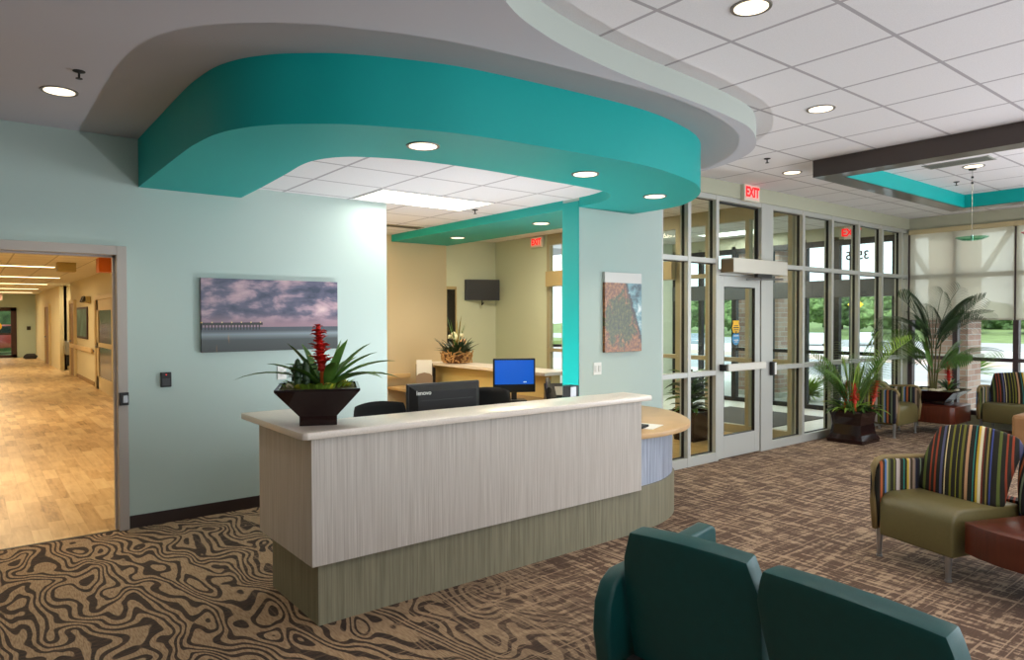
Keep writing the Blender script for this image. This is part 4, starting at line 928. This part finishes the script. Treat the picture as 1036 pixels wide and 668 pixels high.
def lounge(name, label, loc, rz, w, arms=(1, 1), depth=.66, cat='armchair', sm=S_X, am=S_Y, seat_z=.44, arm_z=.66, legs=None, back_z=.80, sides=True, lean=.13):
    """front faces -y; x centred"""
    t = thing(name, label, cat, loc, rz)
    a0 = .075
    x0 = -w/2+(a0 if arms[0] else 0); x1 = w/2-(a0 if arms[1] else 0)
    prof = [(0, .165), (.0, seat_z-.09), (.015, seat_z-.04), (.05, seat_z-.01), (.11, seat_z), (depth-.12, seat_z-.015), (depth-.12, .165)]
    MB().prism([(y, z) for y, z in prof], x0, x1, .018, 3, axis='x').build('seat', OLIVE, t, smooth=True)
    bb = MB(); bb.add(arc_back(x1-x0, seat_z-.04, back_z, .13, lean=lean), Matrix.Translation((( x0+x1)/2, depth-.13-lean*.6, 0))); bb.build('backrest', sm, t, smooth='all')
    MB().box(x0, depth-.12, .20, x1, depth-.03, seat_z).build('back_base', sm, t)
    for s, on in ((-1, arms[0]), (1, arms[1])):
        if not on: continue
        xa, xb = (-w/2, -w/2+a0) if s < 0 else (w/2-a0, w/2)
        pr = [(.02, .20), (-.005, .40), (.0, arm_z-.06), (.03, arm_z-.015), (.08, arm_z), (depth*.6, arm_z-.02), (depth-.02, arm_z-.05), (depth-.02, .20)]
        ar = MB().prism(pr, xa, xb, .015, 2, axis='x').build('armrest', am, t, smooth=True)
        e = MB().tube([((xa+xb)/2, y, z) for y, z in [(.012, .20), (-.012, .40), (-.008, arm_z-.05), (.025, arm_z-.005), (.08, arm_z+.007), (depth*.6, arm_z-.012), (depth-.05, arm_z-.04)]], a0*.27, 8)
        e.build('arm_piping', mat('tan_piping', (136, 116, 74), .6), ar, smooth='all')
    for x, y in (legs or [(-w/2+.05, .05), (w/2-.05, .05), (-w/2+.05, depth-.08), (w/2-.05, depth-.08)]):
        MB().cyl((x, y, .0), (x, y, .21), .014, .023, 14).cyl((x, y, 0), (x, y, .012), .02, .02, 14).build('leg', STEEL, t, smooth=True)
    return t
# armchair by the storefront (faces -Y) : front-left leg (9.84,4.05)
lounge('lounge_armchair', 'striped lounge armchair with olive seat by the storefront, beside the palm planter', (10.21, 4.02, 0), 0, .78, depth=.62, back_z=.62)
# far sofa at the window wall (faces -X)
lounge('lounge_sofa', 'striped two seat lounge sofa under the roller shades, right edge of photo', (11.22, 2.66, 0), R(-90), 1.75, depth=.62, cat='sofa', sm=S_X2, back_z=.78)
# near settee
V = lounge('lounge_chair', 'near striped lounge seat with olive cushion and one arm, beside the cherry table', (4.79, 1.885, 0), math.atan2(-.953, -.30), .60, arms=(1, 0), depth=.74, seat_z=.46, arm_z=.675, lean=.20, cat='lounge chair', legs=[(-.26, .05), (.24, .05), (-.26, .64), (.24, .64)])
# cherry table attached at the near end of the seat
t = thing('curved_table', 'curved cherry wood table wedge attached beside the near lounge seat', 'side table', (4.85, 1.2, 0))
tp = [(4.735, 1.545), (4.665, 1.45), (4.61, 1.33), (4.575, 1.18), (4.565, 1.0), (4.58, .85), (4.62, .70), (5.10, .86), (5.17, 1.0), (5.20, 1.18), (5.185, 1.36)]
MB().prism(tp, .215, .405, .006).build('tabletop', M_WOOD, t, world=True, smooth=True)
for x, y in ((4.70, .82), (5.08, .95)): MB().cyl((x, y, 0), (x, y, .22), .011, .02, 14).build('leg', STEEL, t, world=True, smooth=True)
bb = MB(); bb.add(arc_back(.58, .38, .80, .12), Matrix.Translation((5.36, 1.12, 0)) @ Matrix.Rotation(R(-86), 4, 'Z')); bb.build('corner_backrest', stripes('striped_fabric_corner', 1, .4, STR2, seed=4), t, world=True, smooth='all')
MB().box(5.30, .86, .2, 5.42, 1.38, .40).build('back_base', OLIVE, t, world=True)
lounge('lounge_chair', 'lounge seat on the near side of the cherry table, outside the right edge', (4.70, .40, 0), math.atan2(-.953, .30), .60, arms=(0, 1), cat='lounge chair')
cr = tag(MB().box(10.1, 2.30, .02, 10.7, 2.80, .44, .04).build('wood_cube_table', mat('tan_wood', (168, 124, 84), .5, var=.1, vs=6), loc=(10.4, 2.5, 0)), 'tan wooden block table cut by the right edge in front of the far sofa', 'side table')

# green chairs in the foreground
def green_chair(loc, rz, label, arms=(1, 1), kt=1.0):
    """faces +y, back at y=0"""
    t = thing('waiting_chair', label, 'waiting chair', loc, rz, 'teal vinyl waiting chairs in the foreground')
    #out_ = [(-.255, .34), (-.272, .52), (-.274, .68), (-.262, .76), (-.238, .825), (-.226, .862), (-.08, .868), (.08, .866), (.215, .858), (.232, .85), (.262, .765), (.272, .70), (.272, .52), (.255, .34)]
    b = bmesh.new(); nrow = 14; ncol = 14
    def hw(z):
        pts = [(.34, .255), (.52, .268), (.66, .272), (.74, .268), (.80, .247), (.86, .228), (.875, .224)]
        for (z0, a), (z1, c) in zip(pts, pts[1:]):
            if z <= z1: return a+(c-a)*(z-z0)/(z1-z0)
        return pts[-1][1]
    rows = []
    for j in range(nrow+1):
        row = []
        for i in range(ncol+1):
            a = (i/ncol-.5)*2; ztop = .856-.012*a*a; z = .34+(ztop-.34)*j/nrow
            row.append(b.verts.new((a*hw(z)*(1+(kt-1)*min(1, max(0, (z-.5)/.3))), .06-.07*(z-.34)/.53+.018*(1-math.cos(a*1.3)), z)))
        rows.append(row)
    for j in range(nrow):
        for i in range(ncol): b.faces.new((rows[j][i], rows[j][i+1], rows[j+1][i+1], rows[j+1][i]))
    bmesh.ops.recalc_face_normals(b, faces=b.faces)
    for f in b.faces:
        if f.normal.y > 0: f.normal_flip()
    bmesh.ops.solidify(b, geom=b.faces[:], thickness=.085)
    if sum(v.co.y for v in b.verts)/len(b.verts) < .03: bmesh.ops.translate(b, verts=b.verts, vec=(0, .085, 0))
    es = [e for e in b.edges if len(e.link_faces) == 2 and e.calc_face_angle(0) > 1.0]
    bmesh.ops.bevel(b, geom=es, offset=.010, segments=2, profile=.6, affect='EDGES')
    m = MB(); m.add(b); m.build('backrest', GREENV, t, smooth=True)
    MB().box(-.25, .10, .36, .25, .62, .46, .03, 3).build('seat', GREENV, t, smooth=True)
    for s, on in ((-1, arms[0]), (1, arms[1])):
        if not on: continue
        xa, xb = (-.37, -.29) if s < 0 else (.29, .37)
        pr = [(-.02, .30), (-.045, .45), (-.035, .56), (.0, .63), (.06, .665), (.35, .675), (.74, .70), (.785, .68), (.79, .60), (.76, .30)]
        MB().prism(pr, xa, xb, .016, 3, axis='x').build('armrest', GREENV, t, smooth=True)
    for x, y in ((-.24, .05), (.24, .05), (-.24, .58), (.24, .58)): MB().box(x-.02, y-.02, 0, x+.02, y+.02, .34, .003).build('leg', STEEL, t)
    MB().box(-.26, .03, .30, .26, .62, .35, .004).build('seat_frame', BLACKM, t)
    return t
green_chair((1.955, 1.505, 0), R(-90+6.8), 'teal vinyl waiting chair in the foreground, left one with visible left arm', arms=(1, 0))
green_chair((1.935, .935, 0), R(-90-5.2), 'teal vinyl waiting chair in the foreground, right one cut by the bottom edge', arms=(0, 1), kt=1.17)

# ------------------------------------------------------------------ outdoors
def ground(name, m, x0, x1, za, zb, y0=-120, y1=160, th=.02):
    b = bmesh.new(); vs = [b.verts.new(p) for p in ((x0, y0, za), (x1, y0, zb), (x1, y1, zb), (x0, y1, za))]; b.faces.new(vs)
    bmesh.ops.recalc_face_normals(b, faces=b.faces)
    mb = MB(); mb.add(b); o = mb.build(name, m); return struct(o)
CONC = mat('concrete', (206, 200, 190), .9, var=.05, vs=.6); ASPH = mat('asphalt', (170, 170, 172), .95, var=.05, vs=.4); GRASS = mat('grass', (118, 138, 82), .95, var=.2, vs=.5); PINKC = mat('pink_curb', (196, 172, 160), .9)
ground('ground_terrace', CONC, XE+.05, 20, -.03, -.08); ground('ground_asphalt', ASPH, 20, 34, -.08, -.5)
ground('ground_island', PINKC, 34, 40, -.5, -.6); ground('ground_lot', mat('pale_asphalt', (216, 212, 206), .95), 40, 74, -.6, -1.5); ground('ground_asphalt', ASPH, 74, 100, -1.5, -1.6); ground('ground_lawn', GRASS, 100, 180, -1.6, 1.2)
sbox('ground_north', GRASS, -30, 38, -.3, 40, 80, -.05)
vm = tag(MB().box(9.2, 5.6, .0, 11.0, 7.4, .012, .003).build('entrance_mat', mat('mat_grey', (84, 80, 80), .95, var=.15, vs=60), loc=(10, 6.5, 0)), 'dark grey entrance mat on the vestibule floor', 'mat')
def tree(x, y, z, h, r, label, m=None, name='broadleaf_tree', seed=0):
    t = thing(name, label, 'tree', (x, y, z), group='trees beyond the parking lot')
    MB().tube([(0, 0, 0), (.1, 0, h*.25), (0, .1, h*.5)], lambda q: .25*(1-q*.5), 8).build('trunk', mat('bark', (84, 66, 48), .9), t)
    b = bmesh.new(); rr = random.Random(seed); mb = MB()
    for k in range(9):
        a = rr.uniform(0, 6.28); d = rr.uniform(0, r*.6); mb.ball((d*math.cos(a), d*math.sin(a), h*.35+rr.uniform(0, h*.5)), r*rr.uniform(.34, .5), (1, 1, .7), 4, .6, seed+k)
    mb.build('crown', m or mat('tree_leaf', (78, 104, 62), .95, var=.5, vs=2.5), t, smooth='all')
tl = mat('tree_leaf_light', (112, 138, 84), .95, var=.5, vs=2.5); tm = mat('tree_leaf', (78, 104, 62), .95, var=.5, vs=2.5)
tr_ = random.Random(21); i = 0
for k in range(16):
    ang = R(50+k*2.35); dist = 126 if k % 2 else 143; near = k < 10
    tree(dist*math.sin(ang), dist*math.cos(ang), -1.0, tr_.uniform(6.2, 7.6) if ang < R(68) else tr_.uniform(3.5, 4.6), 5.0, 'green broadleaf tree in the distant row beyond the parking lot and lawn', tl if k % 2 else tm, seed=k*3)
def car(x, y, z, rz, m, label):
    t = thing('parked_car', label, 'car', (x, y, z), rz, 'cars in the parking lot')
    MB().prism([(-2.25, .3), (-2.3, .75), (-2.1, .95), (-1.2, 1.0), (-.6, 1.42), (.7, 1.45), (1.35, 1.02), (2.1, .88), (2.3, .6), (2.25, .3)], -.88, .88, .08, 2, axis='y').build('body', m, t, smooth=True)
    MB().prism([(-1.1, 1.02), (-.58, 1.36), (.66, 1.38), (1.2, 1.02)], -.89, .89, .01, axis='y').build('side_window', mat('car_glass', (28, 32, 36), .1), t)
    for sx in (-1.4, 1.4):
        for sy in (-.8, .8): MB().cyl((sx, sy-.1, .33), (sx, sy+.1, .33), .33, n=20).build('wheel', mat('tyre', (24, 24, 24), .8), t)
wcar = mat('white_car', (226, 228, 230), .3, coat=.5); scar = mat('silver_car', (150, 160, 172), .3, .4); rcar = mat('red_car', (140, 26, 26), .3, coat=.5)
for k, (px, d, m_, lb) in enumerate(((62.3, 84, wcar, 'white car parked in the lot, seen through the middle storefront panes'), (53.6, 78, scar, 'silver car seen through the narrow pane left of the lobby door'), (65.6, 88, wcar, 'white car in the lot, farthest right of the parked cars'), (51.0, 84, wcar, 'white car at the left, seen through the sidelight glass'))):
    a = R(px); car(d*math.sin(a), d*math.cos(a), -1.52, R(-62+90-6*k), m_, lb)
car(.6, 41.5, -.05, R(60), rcar, 'dark red car outside the far corridor door')
for k in range(3):
    t = thing('round_shrub', ['round green shrub outside the far corridor door, left', 'round green shrub outside the far corridor door, middle', 'round green shrub outside the far corridor door, right'][k], 'shrub', (-4.4+k*5.2, 46, -.05), group='shrubs outside the corridor door')
    MB().ball((0, 0, 2.0), 2.4, (1, .8, 1), 3, .3, k).build('foliage', tm, t, smooth='all'); MB().cyl((0, 0, 0), (0, 0, .6), .1).build('stem', mat('bark'), t)
# brick columns of the canopy outside, braces and planting
def column(x, y, w, label, h=3.6, braces=True):
    t = thing('brick_column', label, 'column', (x, y, -.05), group='brick canopy columns')
    MB().box(-w/2, -w/2, 0, w/2, w/2, h*.93).build('shaft', M_BRICK, t)
    MB().box(-w/2-.05, -w/2-.05, 0, w/2+.05, w/2+.05, .12, .01).box(-w/2-.04, -w/2-.04, 1.0, w/2+.04, w/2+.04, 1.06, .01).build('stone_band', CONC, t)
    if braces:
        for s in (-1, 1): MB().cyl((0, s*.1, 1.9), (0, s*.85, 3.2), .05, n=8).build('canopy_brace', mat('grey_steel', (120, 124, 128), .5), t)
column(13.6, 4.62, .62, 'brick column outside the corner window, behind the tall palm')
column(13.8, 8.3, 1.0, 'brick column outside, seen through the pane right of the lobby door')
cn = tag(MB().box(13.1, -3, 3.15, 14.2, 9.5, 3.5, .02).build('entrance_canopy', mat('canopy_beam', (130, 130, 132), .6), loc=(13.6, 3, 3.2)), 'grey canopy beam outside carried by the brick columns', 'canopy')
pp = tag(MB().cyl((12.9, 6.05, -.05), (12.9, 6.05, 3.2), .075, n=16).box(12.78, 5.93, -.05, 13.02, 6.17, .05, .01).build('steel_post', BRZ, loc=(12.9, 6.05, 0)), 'dark steel canopy post outside the vestibule glass', 'post')
def bush(x, y, r, label, z=-.05):
    t = thing('flower_bush', label, 'shrub', (x, y, z), group='low shrubs outside the windows'); rr = random.Random(int(x*31+y*7)); b = MB()
    for k in range(150):
        a = rr.uniform(0, 6.28); e = rr.uniform(.1, 1.4); b.blade((0, 0, .1), (math.cos(a), math.sin(a), e), rr.uniform(r*.6, r*1.25), .05, .5, 4, .2)
    b.build('foliage', LEAFL, t, smooth='all')['kind'] = 'stuff'; MB().cyl((0, 0, 0), (0, 0, .15), .05).build('stem', STEM, t)
bush(22, 7.1, .85, 'bushy green shrub outside the right window, above the sofa arm')
bush(15.0, 9.2, .8, 'green shrub outside beside the brick column'); bush(13.4, 7.2, .55, 'green shrub outside the vestibule glass')
bush(60, 20.2, 1.8, 'small lone tree on the parking island outside the right window', -.8)
t = thing('road_sign', 'yellow diamond road sign beyond the parking lot', 'road sign', (75*math.sin(R(65.0)), 75*math.cos(R(65.0)), -1.5), R(-65))
MB().cyl((0, 0, 0), (0, 0, 4.6), .06, n=8).build('post', STEEL, t); s_ = MB().box(-.5, -.03, -.5, .5, .03, .5, .02).build('panel', mat('sign_yellow', (232, 186, 40), .6), t); s_.location = (0, -.08, 4.4); s_.rotation_euler = (0, R(45), 0)
# planting inside the hall behind the storefront
t = thing('hall_plant', 'leafy green plant in a dark pot behind the storefront glass left of the door', 'potted plant', (7.65, 5.75, 0))
MB().frustum(0, 0, [(.16, .16, 0), (.22, .22, .4), (.2, .2, .4), (.2, .2, .38)], .004).build('pot', POT, t)
for k in range(60):
    a = k*2.39996; leaf_obj(t, (.02*math.cos(a), .02*math.sin(a), .4+.5*(k % 5)/5), (math.cos(a), math.sin(a), .4+.9*((k*7) % 10)/10), .30+.12*((k*3) % 5)/5, .085, 1.2, (LEAF, LEAFD)[k % 2], 'broad_leaf', 6)
MB().tube([(0, 0, .35), (.02, 0, .7), (0, 0, .95)], .018).build('stem', STEM, t)
